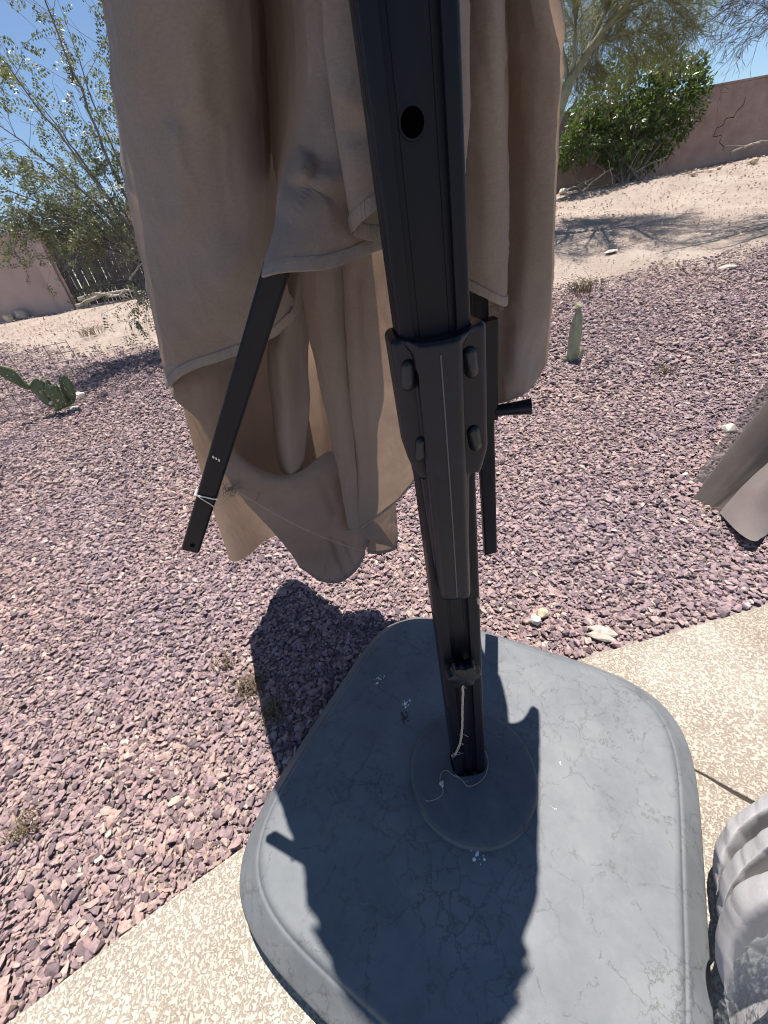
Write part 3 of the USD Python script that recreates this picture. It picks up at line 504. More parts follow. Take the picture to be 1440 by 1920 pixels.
# ------------------------------------------------------------------ canopy cloth, panel by panel
G = np.array([0.055, 0.50, 2.05])
def world(c):
    if c[0] == 'w': return np.array(c[1:], float)
    return atY(*c)
PANELS = []
def panel(rows, nu=48, nv=90, gather=True, wr=0.004, seed=1, bumps=(), hem=True, mat=None, hemlabel=None, flip=1, soft=3):
    nu, nv = int(nu * 1.4), int(nv * 1.3)
    R = [[world(c) for c in r] for r in rows]; n = max(len(r) for r in R)
    def resample(r, m):
        r = np.array(r); d = np.r_[0, np.cumsum(np.linalg.norm(np.diff(r, axis=0), axis=1))]
        return make_interp_spline(d, r, k=min(3, len(r) - 1))(np.linspace(0, d[-1], m))
    A = np.array([resample(r, nu) for r in R])
    if gather:
        t0 = A[0]; ext = []
        for z in (2.12, 2.04, 1.985, 1.95, 1.915, 1.88, 1.845, 1.81, 1.775, 1.74, 1.70, 1.66, 1.62, 1.58):
            k = np.interp(z, [1.55, 1.62, 1.70, 1.80, 1.87, 1.92, 1.96, 2.02, 2.12], [1.0, 1.08, 1.30, 1.55, 1.45, .75, .40, .22, .15])
            s = np.clip((2.09 - np.minimum(z, 1.97)) / (2.09 - t0[:, 2]), 0.02, 1) * k * (1 + .13 * np.sin(z * 62 + np.linspace(0, 4, nu) + seed * .5) * (z > 1.63))
            e = t0.copy(); e[:, :2] = G[:2] + (t0[:, :2] - G[:2]) * s[:, None]; e[:, 2] = z
            if (t0[:, 2] < z - 0.05).all(): ext.append(e)
        A = np.concatenate([np.array(ext), A]) if ext else A
    d = np.r_[0, np.cumsum(np.linalg.norm(np.diff(A, axis=0), axis=2).mean(1))]
    tv = np.linspace(0, d[-1], nv)
    S = PchipInterpolator(d, A, axis=0)(tv) * 0.5 + make_interp_spline(d, A, k=min(3, len(A) - 1), axis=0)(tv) * 0.5
    for (bx0, by0, bx1, by1, rad, amp) in bumps:          # ridges and hollows: from pixel to pixel, radius in pixels, metres towards the eye
        V_ = (S.reshape(-1, 3) - EYE) @ RC; pxs = np.stack([720 + F * V_[:, 0] / V_[:, 2], 960 + F * V_[:, 1] / V_[:, 2]], 1)
        a, b = np.array([bx0, by0], float), np.array([bx1, by1], float); ab = b - a
        t = np.clip(((pxs - a) @ ab) / max(ab @ ab, 1e-9), 0, 1); dd = np.linalg.norm(pxs - a - t[:, None] * ab, axis=1)
        w = np.exp(-(dd / rad) ** 2) * (V_[:, 2] > 0.1)
        dirs = S.reshape(-1, 3) - EYE; dirs /= np.linalg.norm(dirs, axis=1, keepdims=True)
        S = (S.reshape(-1, 3) - dirs * (w * amp)[:, None]).reshape(S.shape)
    du, dv_ = np.gradient(S, axis=1), np.gradient(S, axis=0)
    N = np.cross(du, dv_); N /= np.linalg.norm(N, axis=2, keepdims=True) + 1e-12
    if (N * (S - EYE)).sum() > 0: N = -N                    # towards the eye
    uu, vv = np.meshgrid(np.linspace(0, 1, nu), np.linspace(0, 1, nv))
    P3 = S * np.array([14.0, 14.0, 3.5]) + seed * 17.3
    wgt = np.clip(np.minimum(1, np.minimum(uu, 1 - uu) * 8), 0.25, 1)
    S = S + N * ((fbm(P3, 3, seed) - 0.5) * 2 * wr * wgt)[..., None]
    S = S + N * ((fbm(S * np.array([30.0, 30.0, 22.0]) + seed, 3, seed + 5) - 0.5) * 0.0012)[..., None]
    rg = 1 - np.abs(2 * fbm(S @ np.array([[.9, .3, .3], [-.35, .9, .2], [-.2, -.3, .9]]) * np.array([26.0, 26.0, 6.5]) + seed * 3.1, 2, seed + 9) - 1)
    S = S + N * ((rg ** 7) * 0.0030 - (1 - rg) ** 6 * 0.002)[..., None]
    pn = part(umb, 'canopy_panel', (S.reshape(-1, 3), grid_faces(nv, nu)), mat or FABRIC, smooth=True)
    if hem:
        h = 0.016; T = S[-1] - S[-4]; T /= np.linalg.norm(T, axis=1, keepdims=True) + 1e-12
        uq = np.linspace(0, 1, nu * 3); cs = lambda a: make_interp_spline(np.linspace(0, 1, nu), a, k=3)(uq)
        e, tN, tT = cs(S[-1]), cs(N[-1]), cs(T)
        pk = 0.0011 * (noise(np.stack([uq * 40, 0 * uq, 0 * uq], -1), seed) - 0.5)[:, None]
        loops = []
        for off, back in ((0.0018, 0.0), (0.0008, -0.0015), (-0.0010, -0.0015), (-0.0019, 0.0), (-0.0021, 0.45), (-0.0017, 0.95), (-0.0006, 1.0), (0.0008, 1.0), (0.0020, 0.94), (0.0026, 0.5)):
            loops.append(e - tT * (h * back) + tN * (off + (pk if off > 0 else pk * 0.3)))
        L = np.stack(loops, 1); m_ = L.shape[1]; n_ = L.shape[0]
        i, j = np.meshgrid(np.arange(n_ - 1), np.arange(m_), indexing='ij'); j2 = (j + 1) % m_
        q = np.stack([i * m_ + j, i * m_ + j2, (i + 1) * m_ + j2, (i + 1) * m_ + j], -1).reshape(-1, 4)
        part(pn, 'hem', (L.reshape(-1, 3), np.vstack([q[:, [0, 1, 2]], q[:, [0, 2, 3]]])), HEM, smooth=50)
    return pn
# big left panel
panel([[(195, 0, .682), (225, 0, .630), (270, 0, .602), (330, 0, .588), (390, 0, .590), (435, 0, .612), (472, 0, .670), (500, 0, .80)],
       [(214, 180, .718), (240, 180, .670), (285, 180, .640), (345, 180, .620), (405, 180, .622), (450, 180, .646), (485, 180, .705), (512, 180, .84)],
       [(236, 340, .752), (262, 340, .702), (305, 340, .672), (360, 340, .650), (415, 340, .648), (462, 340, .662), (498, 340, .705), (520, 340, .80)],
       [(268, 500, .786), (292, 500, .732), (335, 500, .700), (385, 500, .676), (435, 500, .668), (478, 500, .682), (508, 500, .722), (532, 500, .80)],
       [(292, 620, .812), (318, 618, .765), (355, 612, .735), (400, 603, .712), (445, 592, .700), (490, 580, .708), (520, 572, .735), (546, 565, .79)],
       [(316, 728, .826), (340, 706, .800), (372, 690, .776), (405, 680, .756), (440, 668, .738), (490, 645, .728), (528, 618, .742), (547, 592, .79)]],
      nu=60, nv=120, seed=2, bumps=[(325, 250, 345, 420, 22, .010), (290, 60, 330, 230, 26, -.008), (400, 60, 430, 420, 30, -.006), (300, 690, 430, 640, 26, -.022), (345, 560, 450, 500, 40, .010)])
# turned-back lower edge of the left panel beside the rib
panel([[(522, 556, .80), (536, 548, .80), (549, 560, .80)], [(516, 590, .79), (534, 584, .785), (549, 588, .79)], [(508, 634, .765), (532, 618, .772), (546, 594, .79)]], nu=16, nv=16, gather=False, seed=3, wr=0.001)
# middle panel, pushed out by the rib under it
panel([[(492, 0, .80), (508, 0, .765), (530, 0, .715), (558, 0, .655), (590, 0, .615), (640, 0, .615)],
       [(498, 150, .82), (514, 150, .775), (538, 150, .715), (566, 150, .650), (600, 150, .608), (655, 150, .61)],
       [(508, 270, .80), (522, 268, .745), (546, 265, .670), (576, 265, .612), (615, 265, .590), (675, 265, .612)],
       [(519, 345, .72), (529, 338, .665), (550, 332, .600), (585, 335, .568), (625, 335, .570), (690, 335, .618)],
       [(519, 400, .605), (532, 396, .578), (555, 392, .562), (590, 392, .560), (640, 392, .578), (705, 390, .618)],
       [(506, 460, .553), (524, 458, .546), (552, 455, .546), (592, 452, .550), (650, 440, .585), (718, 425, .622)],
       [(492, 520, .528), (515, 515, .526), (545, 511, .530), (590, 508, .538), (655, 493, .578), (727, 464, .618)]],
      nu=50, nv=100, seed=4, bumps=[(552, 335, 572, 310, 14, .012), (590, 330, 600, 310, 16, -.010), (600, 420, 612, 500, 16, -.004), (560, 450, 552, 505, 12, .004)])
# pale flap beside the pole, its end folded back
panel([[(603, 0, .572), (622, 0, .553), (650, 0, .548), (700, 0, .558)], [(614, 120, .572), (634, 120, .550), (662, 120, .545), (712, 120, .558)],
       [(632, 260, .572), (650, 258, .548), (680, 255, .543), (722, 252, .558)], [(649, 370, .574), (663, 362, .550), (690, 350, .546), (728, 340, .556)],
       [(660, 437, .577), (668, 426, .562), (688, 408, .549), (724, 382, .554)]], nu=30, nv=80, seed=5, wr=.003, bumps=[(640, 245, 700, 250, 22, -.010), (640, 180, 700, 200, 30, .005)])
panel([[(632, 250, .576), (652, 250, .592), (690, 250, .60), (730, 250, .592)], [(650, 370, .574), (668, 368, .584), (695, 368, .592), (732, 365, .592)], [(656, 410, .576), (672, 414, .584), (698, 416, .590), (732, 414, .590)],
       [(660, 438, .577), (672, 446, .582), (694, 451, .587), (732, 456, .588)]], nu=24, nv=30, gather=False, seed=6, wr=.001)
panel([[(835, 0, .556), (858, 0, .545), (867, 0, .550), (872, 0, .575)], [(842, 180, .56), (866, 180, .550), (873, 180, .556), (877, 180, .58)], [(848, 300, .565), (866, 300, .556), (870, 300, .562), (872, 300, .59)], [(850, 345, .57), (860, 345, .565), (865, 345, .57), (868, 345, .60)]], nu=20, nv=50, seed=7, wr=.001, hem=False)
# right front fold and its turned-back edge
panel([[(845, 0, .63), (872, 0, .590), (900, 0, .568), (925, 0, .562), (942, 0, .575), (950, 0, .615)],
       [(850, 250, .69), (876, 250, .640), (904, 250, .618), (930, 250, .614), (945, 250, .625), (952, 250, .66)],
       [(856, 420, .725), (880, 420, .690), (905, 420, .665), (930, 420, .660), (945, 420, .668), (952, 420, .70)],
       [(862, 532, .745), (884, 546, .715), (906, 556, .700), (928, 568, .700), (943, 574, .712), (949, 568, .745)]], nu=36, nv=80, seed=8, wr=.003, bumps=[(880, 150, 895, 450, 12, -.005)])
panel([[(952, 420, .70), (940, 425, .725), (925, 430, .745), (908, 435, .75)], [(951, 500, .72), (940, 510, .738), (928, 520, .760), (914, 528, .765)], [(949, 570, .745), (942, 580, .755), (930, 589, .770), (916, 594, .775)]], nu=24, nv=30, gather=False, seed=9, wr=.001)
# right rounded lobe
panel([[(930, 0, .66), (955, 0, .615), (985, 0, .582), (1015, 0, .563), (1040, 0, .562), (1053, 0, .571)],
       [(930, 220, .745), (955, 220, .700), (985, 220, .660), (1015, 220, .643), (1040, 220, .639), (1049, 220, .645)],
       [(926, 420, .79), (950, 420, .760), (980, 420, .720), (1010, 420, .704), (1034, 420, .700), (1041, 420, .707)],
       [(929, 580, .80), (944, 580, .782), (972, 580, .745), (1003, 580, .750), (1028, 580, .776), (1034, 580, .790)],
       [(929, 690, .790), (945, 690, .772), (968, 686, .752), (996, 676, .785), (1020, 658, .826), (1030, 640, .833)],
       [(926, 760, .780), (942, 755, .768), (964, 748, .757), (988, 734, .775), (1008, 711, .830), (1026, 680, .835)]], nu=50, nv=90, seed=10, wr=.003, hem=False, bumps=[(960, 100, 965, 600, 16, -.008)])
# inside of the rear panels, seen under the front hems: recess, hanging tube, pouch
panel([[(300, 560, .93), (380, 540, .98), (460, 510, 1.04), (550, 480, 1.10), (630, 450, 1.10), (690, 430, 1.06)],
       [(312, 660, .90), (385, 630, .98), (470, 600, 1.06), (560, 580, 1.13), (625, 560, 1.14), (680, 540, 1.09)],
       [(323, 742, .835), (390, 722, .94), (470, 705, 1.12), (560, 690, 1.24), (620, 680, 1.27), (680, 660, 1.2)],
       [(372, 790, .89), (425, 795, 1.03), (490, 805, 1.21), (560, 810, 1.29), (615, 805, 1.31), (680, 800, 1.25)],
       [(424, 892, .99), (470, 895, 1.16), (520, 900, 1.27), (575, 900, 1.31), (630, 900, 1.31), (690, 900, 1.27)],
       [(470, 946, 1.12), (515, 950, 1.22), (560, 955, 1.28), (600, 955, 1.30), (645, 955, 1.31), (690, 960, 1.28)]],
      nu=70, nv=110, seed=11, wr=.006, hem=False, bumps=[(600, 560, 622, 860, 9, -.04), (455, 700, 470, 800, 14, .02)])
panel([[(546, 440, 1.06), (553, 440, 1.01), (566, 440, .995), (579, 440, 1.01), (588, 440, 1.06)], [(536, 540, 1.10), (545, 540, 1.02), (560, 540, .99), (574, 540, 1.01), (584, 540, 1.09)],
       [(503, 645, 1.10), (512, 645, 1.01), (532, 645, .972), (552, 645, .995), (567, 645, 1.10)], [(509, 760, 1.12), (519, 760, 1.03), (538, 760, .988), (555, 760, 1.01), (566, 760, 1.12)],
       [(518, 845, 1.14), (527, 848, 1.05), (543, 850, 1.018), (556, 848, 1.04), (563, 845, 1.13)], [(527, 884, 1.15), (536, 890, 1.08), (546, 892, 1.06), (556, 890, 1.075), (562, 884, 1.14)]], nu=40, nv=90, seed=19, wr=.003, hem=False, bumps=[(520, 650, 532, 840, 5, .004)])
panel([[(402, 792, .965), (436, 838, .985), (474, 873, 1.00), (518, 889, 1.035), (560, 885, 1.06), (592, 862, 1.10), (620, 846, 1.15)],
       [(412, 840, .955), (444, 874, .965), (484, 896, .985), (528, 907, 1.02), (568, 904, 1.05), (602, 886, 1.09), (634, 862, 1.15)],
       [(426, 894, .968), (462, 918, .995), (500, 930, 1.03), (540, 938, 1.065), (578, 935, 1.10), (612, 920, 1.13), (655, 890, 1.16)],
       [(470, 952, 1.05), (508, 966, 1.07), (545, 972, 1.10), (582, 974, 1.135), (615, 972, 1.16), (648, 968, 1.18), (692, 980, 1.19)],
       [(522, 1008, 1.12), (552, 1020, 1.14), (580, 1027, 1.165), (608, 1030, 1.185), (634, 1029, 1.19), (660, 1025, 1.175), (692, 1018, 1.15)],
       [(562, 1064, 1.20), (588, 1081, 1.22), (608, 1091, 1.23), (628, 1093, 1.225), (648, 1087, 1.19), (668, 1070, 1.15), (685, 1038, 1.125)]],
      nu=80, nv=100, seed=20, wr=.004, gather=False, bumps=[(640, 900, 655, 985, 10, -.03), (622, 1012, 650, 1076, 6, -.020), (640, 1020, 660, 1068, 6, .014), (600, 900, 625, 960, 10, -.02), (560, 930, 590, 1000, 14, .008)])
panel([[(556, 430, .98), (575, 430, .955), (600, 428, .945), (625, 425, .95), (645, 420, .98)], [(560, 520, 1.0), (582, 520, .970), (606, 516, .958), (628, 512, .965), (645, 505, .99)],
       [(582, 640, 1.02), (602, 640, .990), (622, 635, .980), (638, 630, .985), (650, 620, 1.0)], [(604, 740, 1.04), (620, 740, 1.015), (636, 738, 1.006), (648, 735, 1.01), (656, 730, 1.02)],
       [(630, 860, 1.07), (642, 860, 1.05), (652, 860, 1.044), (660, 860, 1.046), (666, 860, 1.05)], [(644, 940, 1.115), (652, 942, 1.105), (660, 943, 1.10), (667, 944, 1.10), (672, 945, 1.105)], [(655, 998, 1.135), (661, 998, 1.13), (666, 997, 1.128), (671, 996, 1.128), (675, 995, 1.13)]], nu=24, nv=90, seed=12, wr=.002)
panel([[(632, 380, .97), (665, 372, .935), (700, 365, .92), (740, 355, .93), (790, 345, .98)], [(641, 510, .985), (668, 500, .945), (700, 490, .928), (740, 480, .935), (800, 470, .98)],
       [(649, 640, 1.0), (676, 635, .955), (708, 630, .938), (750, 625, .945), (815, 620, .98)], [(655, 770, 1.035), (684, 770, .995), (716, 768, .98), (755, 765, .99), (815, 750, 1.03)],
       [(664, 890, 1.085), (692, 885, 1.055), (722, 875, 1.045), (758, 860, 1.055), (805, 835, 1.09)], [(674, 995, 1.13), (702, 974, 1.125), (732, 950, 1.13), (762, 918, 1.14), (786, 880, 1.15)]], nu=44, nv=100, seed=13, wr=.004, bumps=[(668, 520, 690, 940, 12, -.010), (735, 800, 720, 930, 16, .008)])
# rear flap seen from its outer side, and the small folded corner
panel([[(330, 700, .93), (385, 700, 1.02), (440, 700, 1.18), (520, 700, 1.29), (565, 700, 1.30)],
       [(345, 770, .966), (400, 780, 1.09), (460, 790, 1.24), (540, 800, 1.35), (585, 800, 1.36)],
       [(390, 930, 1.086), (435, 925, 1.19), (490, 920, 1.32), (560, 920, 1.37), (605, 920, 1.34)],
       [(412, 995, 1.17), (455, 985, 1.275), (505, 968, 1.41), (562, 985, 1.395), (606, 985, 1.335)],
       [(431, 1051, 1.245), (480, 1028, 1.388), (525, 1005, 1.512), (556, 1020, 1.465), (598, 1042, 1.33)]], nu=50, nv=70, seed=14, wr=.002, hem=False)
panel([[(672, 930, 1.17), (705, 925, 1.165), (742, 920, 1.165)], [(680, 985, 1.17), (710, 970, 1.165), (743, 955, 1.16)], [(686, 1015, 1.17), (716, 1010, 1.175), (746, 1000, 1.15)], [(690, 1037, 1.17), (718, 1037, 1.19), (745, 1028, 1.15)]], nu=20, nv=30, seed=15, wr=.001, gather=False)
panel([[(676, 998, 1.14), (690, 985, 1.14), (704, 976, 1.14)], [(690, 1010, 1.145), (705, 1003, 1.14), (722, 1000, 1.14)], [(712, 1020, 1.155), (728, 1024, 1.15), (744, 1030, 1.145)]], nu=14, nv=14, seed=16, wr=.0005, gather=False, hem=False)
# rear layer of the right lobe
panel([[(905, 0, .765), (985, 0, .655), (1018, 0, .628), (1040, 0, .605), (1050, 0, .585)], [(905, 220, .845), (985, 220, .735), (1016, 220, .705), (1038, 220, .68), (1046, 220, .658)],
       [(912, 420, .875), (980, 420, .80), (1010, 420, .765), (1031, 420, .74), (1038, 420, .72)], [(918, 580, .885), (975, 580, .81), (1003, 580, .80), (1024, 580, .80), (1031, 580, .80)],
       [(932, 725, .85), (970, 722, .80), (992, 705, .815), (1010, 680, .845), (1022, 655, .845)]], nu=30, nv=60, seed=22, wr=.003, hem=False)
# rear left panel closing the bundle behind the big left panel
panel([[(197, 0, .692), (215, 0, .76), (250, 0, .84), (330, 0, .88)], [(215, 180, .728), (235, 180, .80), (275, 180, .87), (350, 180, .92)], [(238, 340, .762), (262, 340, .83), (305, 340, .90), (380, 340, .95)],
       [(270, 500, .796), (295, 500, .86), (340, 500, .93), (420, 500, .99)], [(295, 620, .822), (322, 620, .88), (370, 620, .95), (450, 620, 1.03)], [(319, 728, .836), (348, 720, .91), (395, 716, 1.0), (470, 712, 1.08)]], nu=36, nv=70, seed=18, wr=.003, hem=False)
# rear right panel closing the bundle behind the pole
panel([[(775, 350, 1.0), (815, 350, 1.04), (870, 350, 1.02), (940, 350, .87)], [(785, 560, 1.03), (815, 560, 1.07), (865, 560, 1.06), (926, 560, .90)], [(785, 760, 1.08), (820, 765, 1.10), (855, 765, 1.10), (886, 760, 1.07)], [(788, 890, 1.15), (820, 935, 1.14), (858, 940, 1.12), (886, 900, 1.11)]], nu=30, nv=60, seed=17, wr=.003, hem=False)

# ------------------------------------------------------------------ strings, twine and droppings
def string(name, label, cat, pts, r, mat, n=40, wob=0.0, extra=()):
    p = spline(pts, n); p = p + RNG.normal(0, wob, p.shape)
    ms = [tube(p, r, 6)]
    for e in extra: ms.append(tube(spline(e, 14), r * 0.7, 5))
    return top(name, cat_mesh(ms), mat, label, cat)
def onrib(k, side, out=0.0125): return sA + d_ * (np.linalg.norm(sB - sA) * k) + vn * out * .78 + vw * side * .84
loop = [onrib(.262, -.0215, 0.0), onrib(.268, -.019, .0125), onrib(.272, 0, .0132), onrib(.277, .019, .0125), onrib(.279, .0205, 0.0), onrib(.276, .019, -.0125), onrib(.268, 0, -.0132), onrib(.260, -.019, -.0125)]
loop2 = [onrib(.285, -.0205, -.002), onrib(.275, -.019, .0130), onrib(.255, 0, .0134), onrib(.238, .019, .0128)]
tuft = atY(434, 915, .965)
string('white_string', 'thin white string knotted round the rib in front of the taupe cloth', 'string', loop, 0.0011, STRING, 50, 0, [loop2, [onrib(.238, .019, .0128), (onrib(.238, .019) + tuft) / 2 + np.array([0, 0, -.01]), tuft]])
wb = []
for k in range(26):
    a = tuft + RNG.normal(0, .004, 3); wb.append(tube(spline([a, a + RNG.normal(0, .010, 3), a + RNG.normal(0, .014, 3)], 8), .0006, 4))
top('lint_tuft', cat_mesh(wb), BARK, 'small brown tuft of fluff caught on the hem beside the rib', 'tuft')
e0, e1 = atY(446, 922, .93), atY(690, 1034, 1.12)
string('loose_thread', 'fine pale thread stretched across the hanging rear cloth', 'thread', [e0, (e0 + e1) / 2 + np.array([0, -.03, -.004]), e1], .0010, TWINE, 30)
tw = [atY(864, 1262, .430), atY(868, 1290, .438), atY(867, 1330, .441), atY(866, 1372, .441), atY(862, 1395, .442), atY(853, 1414, .444)]
tp = spline(tw, 60); t_, u_, w_ = frames(tp); ms = []
for ph in range(3):
    a = np.linspace(0, 11, 60) * 2 + ph * 2.1; ms.append(tube(tp + 0.0013 * (np.cos(a)[:, None] * u_ + np.sin(a)[:, None] * w_), .0013, 6))
for base in (tp[0], tp[0], tp[10], tp[25], tp[45], tp[50], tp[-1], tp[-1], tp[-1], tp[-1], tp[-1], tp[-1]):
    ms.append(tube(spline([base, base + RNG.normal(0, .005, 3) * [1, .3, 1], base + RNG.normal(0, .008, 3) * [1, .3, 1] + [0, -.001, -.004]], 10), .0006, 4))
ra = np.linspace(0, 2 * np.pi, 24); ms.append(tube(np.stack([tp[6][0] - .006 + .0045 * np.cos(ra), np.full(24, tp[6][1] - .001), tp[6][2] + .0055 * np.sin(ra)], 1), .0007, 5))
top('frayed_twine', cat_mesh(ms), TWINE, 'frayed beige twine hanging down the pole below the clamp knob', 'twine')
zc = 0.1500
cd = [atZ(909, 1408, zc + .02), atZ(915, 1432, zc), atZ(909, 1455, zc), atZ(893, 1470, zc), atZ(874, 1472, zc), atZ(866, 1462, zc), atZ(848, 1452, zc), atZ(836, 1444, zc), atZ(828, 1450, zc), atZ(827, 1470, zc), atZ(831, 1484, zc - .002), atZ(822, 1496, zc - .003), atZ(797, 1500, zc - .003)]
string('thin_cord', 'thin cord lying loose on the base around the foot of the pole', 'cord', cd, .0012, TWINE, 90, 0, [[atZ(852, 1452, zc), atZ(862, 1459, zc + .002), atZ(873, 1466, zc), atZ(878, 1462, zc)]])
sd = atZ(828, 1469, zc + .001)
top('dry_seed', hull([(sd, .0036), (sd + [.0035, .004, -.001], .0028), (sd + [-.003, .001, 0], .003), (sd + [.001, -.006, -.001], .0026)], 10), SEED, 'pale dry seed pod resting on the loose cord', 'seed', smooth=40)
def splat(name, label, cat, px, py, size, n, mat, z=.1212):
    c0 = atZ(px, py, z); ms = []
    for k in range(n):
        o = RNG.normal(0, size * .5, 2); r = size * RNG.uniform(.06, .24)
        m = trimesh.creation.icosphere(1, r); v = np.array(m.vertices) * [RNG.uniform(.5, 1.6), RNG.uniform(.5, 1.6), .14]; v[:, 2] = np.maximum(v[:, 2], -.0004)
        a = RNG.uniform(0, 6.28); v[:, :2] = v[:, :2] @ np.array([[np.cos(a), -np.sin(a)], [np.sin(a), np.cos(a)]])
        ms.append((v + c0 + np.array([o[0], o[1], .0006]), np.array(m.faces)))
    top(name, cat_mesh(ms), mat, label, cat, 'bird droppings and dirt on the base', None, True)
splat('bird_dropping', 'faint white bird dropping on the base, nearest the far left edge', 'bird dropping', 711, 1274, .015, 13, GUANO)
splat('bird_dropping', 'bright white bird dropping beside a dark smudge on the base', 'bird dropping', 762, 1319, .012, 18, GUANO)
splat('dirt_smudge', 'dark brown dirt smudge on the base below a bright dropping', 'dirt', 760, 1345, .016, 20, GRIME)
splat('bird_dropping', 'white streaked bird dropping in front of the round cover disc', 'bird dropping', 895, 1600, .015, 14, GUANO)
splat('bird_dropping', 'tiny white bird dropping on the front rim of the cover disc', 'bird dropping', 863, 1560, .005, 8, GUANO, .1405)
splat('bird_dropping', 'small white bird dropping on the sunlit base right of the disc', 'bird dropping', 1052, 1432, .005, 7, GUANO)
splat('bird_dropping', 'cream bird dropping on the sunlit base beside the shadow edge', 'bird dropping', 1038, 1515, .006, 8, GUANO)

# ------------------------------------------------------------------ curtains at the right
def sheet(parent, name, rows, mat, nu=40, nv=40, wr=.003, seed=1, fu=9.0, fv=1.6):
    A = np.array([spline(r, nu) for r in rows]); d = np.r_[0, np.cumsum(np.linalg.norm(np.diff(A, axis=0), axis=2).mean(1))]
    S = make_interp_spline(d, A, k=min(3, len(A) - 1), axis=0)(np.linspace(0, d[-1], nv))
    N = np.cross(np.gradient(S, axis=1), np.gradient(S, axis=0)); N /= np.linalg.norm(N, axis=2, keepdims=True) + 1e-12
    uu, vv = np.meshgrid(np.linspace(0, 1, nu), np.linspace(0, 1, nv))
    w = 1 - np.abs(2 * fbm(np.stack([uu * fu + 1.2 * vv, vv * fv, 0 * uu + seed * 3.7], -1), 3, seed) - 1) * 1.6
    S = S + N * ((w - .4) * wr)[..., None]
    return part(parent, name, (S.reshape(-1, 3), grid_faces(nv, nu)), mat, smooth=True)
ca = thing('outdoor_curtain', 'dark taupe outdoor curtain with net edge hanging just above the gravel', 'curtain', (1.75, 1.4, 0), 'curtains at the right edge')
Yp = lambda px, py, y: atY(px, py, y)
sheet(ca, 'net_panel', [[Yp(1560, 585, 1.93), Yp(1440, 712, 1.80), Yp(1355, 823, 1.70), Yp(1281, 927, 1.60)], [Yp(1580, 600, 1.90), Yp(1452, 735, 1.77), Yp(1372, 838, 1.66), Yp(1300, 946, 1.55)], [Yp(1600, 640, 1.86), Yp(1470, 780, 1.73), Yp(1390, 870, 1.62), Yp(1330, 955, 1.52)]], NETD, 120, 60, .012, 41, 30, 5)
sheet(ca, 'curtain_fold', [[Yp(1580, 590, 1.86), Yp(1440, 752, 1.73), Yp(1365, 850, 1.62), atZ(1297, 942, .012)], [Yp(1600, 605, 1.74), Yp(1448, 772, 1.62), Yp(1376, 862, 1.54), atZ(1309, 950, .014)],
    [Yp(1612, 640, 1.70), Yp(1456, 806, 1.57), Yp(1388, 884, 1.49), atZ(1324, 956, .014)], [Yp(1630, 690, 1.70), Yp(1466, 842, 1.54), Yp(1400, 905, 1.455), atZ(1338, 962, .012)], [Yp(1650, 740, 1.63), Yp(1500, 870, 1.50), Yp(1430, 925, 1.40), atZ(1360, 975, .02)], [Yp(1680, 790, 1.60), Yp(1550, 905, 1.48), Yp(1470, 950, 1.33), atZ(1400, 990, .02)]], CURTAIN, 70, 80, .010, 42, 2.0, 5.0)
sheet(ca, 'curtain_fold', [[Yp(1640, 690, 1.62), Yp(1500, 815, 1.52), Yp(1420, 885, 1.46), atZ(1349, 962, .03)], [Yp(1650, 730, 1.50), Yp(1512, 845, 1.42), Yp(1440, 905, 1.36), atZ(1366, 980, .04)], [Yp(1665, 780, 1.47), Yp(1530, 885, 1.38), Yp(1458, 935, 1.31), atZ(1386, 1000, .05)], [Yp(1680, 830, 1.46), Yp(1550, 915, 1.36), Yp(1476, 960, 1.28), atZ(1407, 1013, .055)], [Yp(1700, 850, 1.52), Yp(1580, 920, 1.42), Yp(1500, 965, 1.33), atZ(1426, 1006, .05)]], CURTAIN3, 50, 40, .003, 43)
cb = thing('outdoor_curtain', 'pale gathered curtain heaped beside the grey umbrella base under dark netting', 'curtain', (0.62, 0.2, 0), 'curtains at the right edge')
Z = atZ
def fold(ridge, front, low, seed):
    back = [(x + 6, y - 2, max(.02, z - .13)) for x, y, z in ridge]
    r0 = [Z(*p) for p in back]; r1 = [Z(*p) for p in ridge]
    mid = [Z((a[0] * .62 + b[0] * .38), (a[1] * .62 + b[1] * .38), a[2] * .72 + b[2] * .28 + .035) for a, b in zip(ridge, front)]
    sheet(cb, 'curtain_fold', [r0, [(a * .4 + b * .6) for a, b in zip(r0, r1)], r1, mid, [Z(*p) for p in front], [Z(*p) for p in low]], CURTAIN2, 110, 90, .006, seed, 6.5, 1.2)
fold([(1338, 1655, .04), (1336, 1600, .09), (1350, 1560, .13), (1385, 1522, .17), (1440, 1487, .21), (1540, 1440, .24)],
     [(1348, 1690, .06), (1366, 1640, .10), (1390, 1600, .13), (1420, 1570, .15), (1465, 1545, .18), (1560, 1500, .20)],
     [(1352, 1715, .03), (1385, 1690, .05), (1420, 1660, .07), (1450, 1630, .09), (1490, 1600, .11), (1580, 1560, .13)], 51)
fold([(1345, 1720, .08), (1347, 1668, .14), (1372, 1612, .19), (1405, 1578, .23), (1445, 1550, .27), (1560, 1500, .30)],
     [(1352, 1760, .08), (1372, 1710, .12), (1398, 1670, .16), (1430, 1640, .19), (1470, 1610, .22), (1580, 1560, .25)],
     [(1356, 1790, .03), (1390, 1750, .06), (1420, 1720, .09), (1450, 1690, .12), (1490, 1660, .15), (1600, 1620, .18)], 52)
fold([(1356, 1850, .08), (1342, 1785, .16), (1352, 1722, .23), (1380, 1667, .29), (1440, 1636, .33), (1580, 1580, .37)],
     [(1368, 1895, .07), (1372, 1840, .12), (1400, 1790, .18), (1440, 1755, .23), (1490, 1730, .27), (1620, 1690, .31)],
     [(1372, 1960, .02), (1400, 1930, .05), (1440, 1890, .09), (1490, 1850, .13), (1550, 1820, .17), (1660, 1790, .22)], 53)
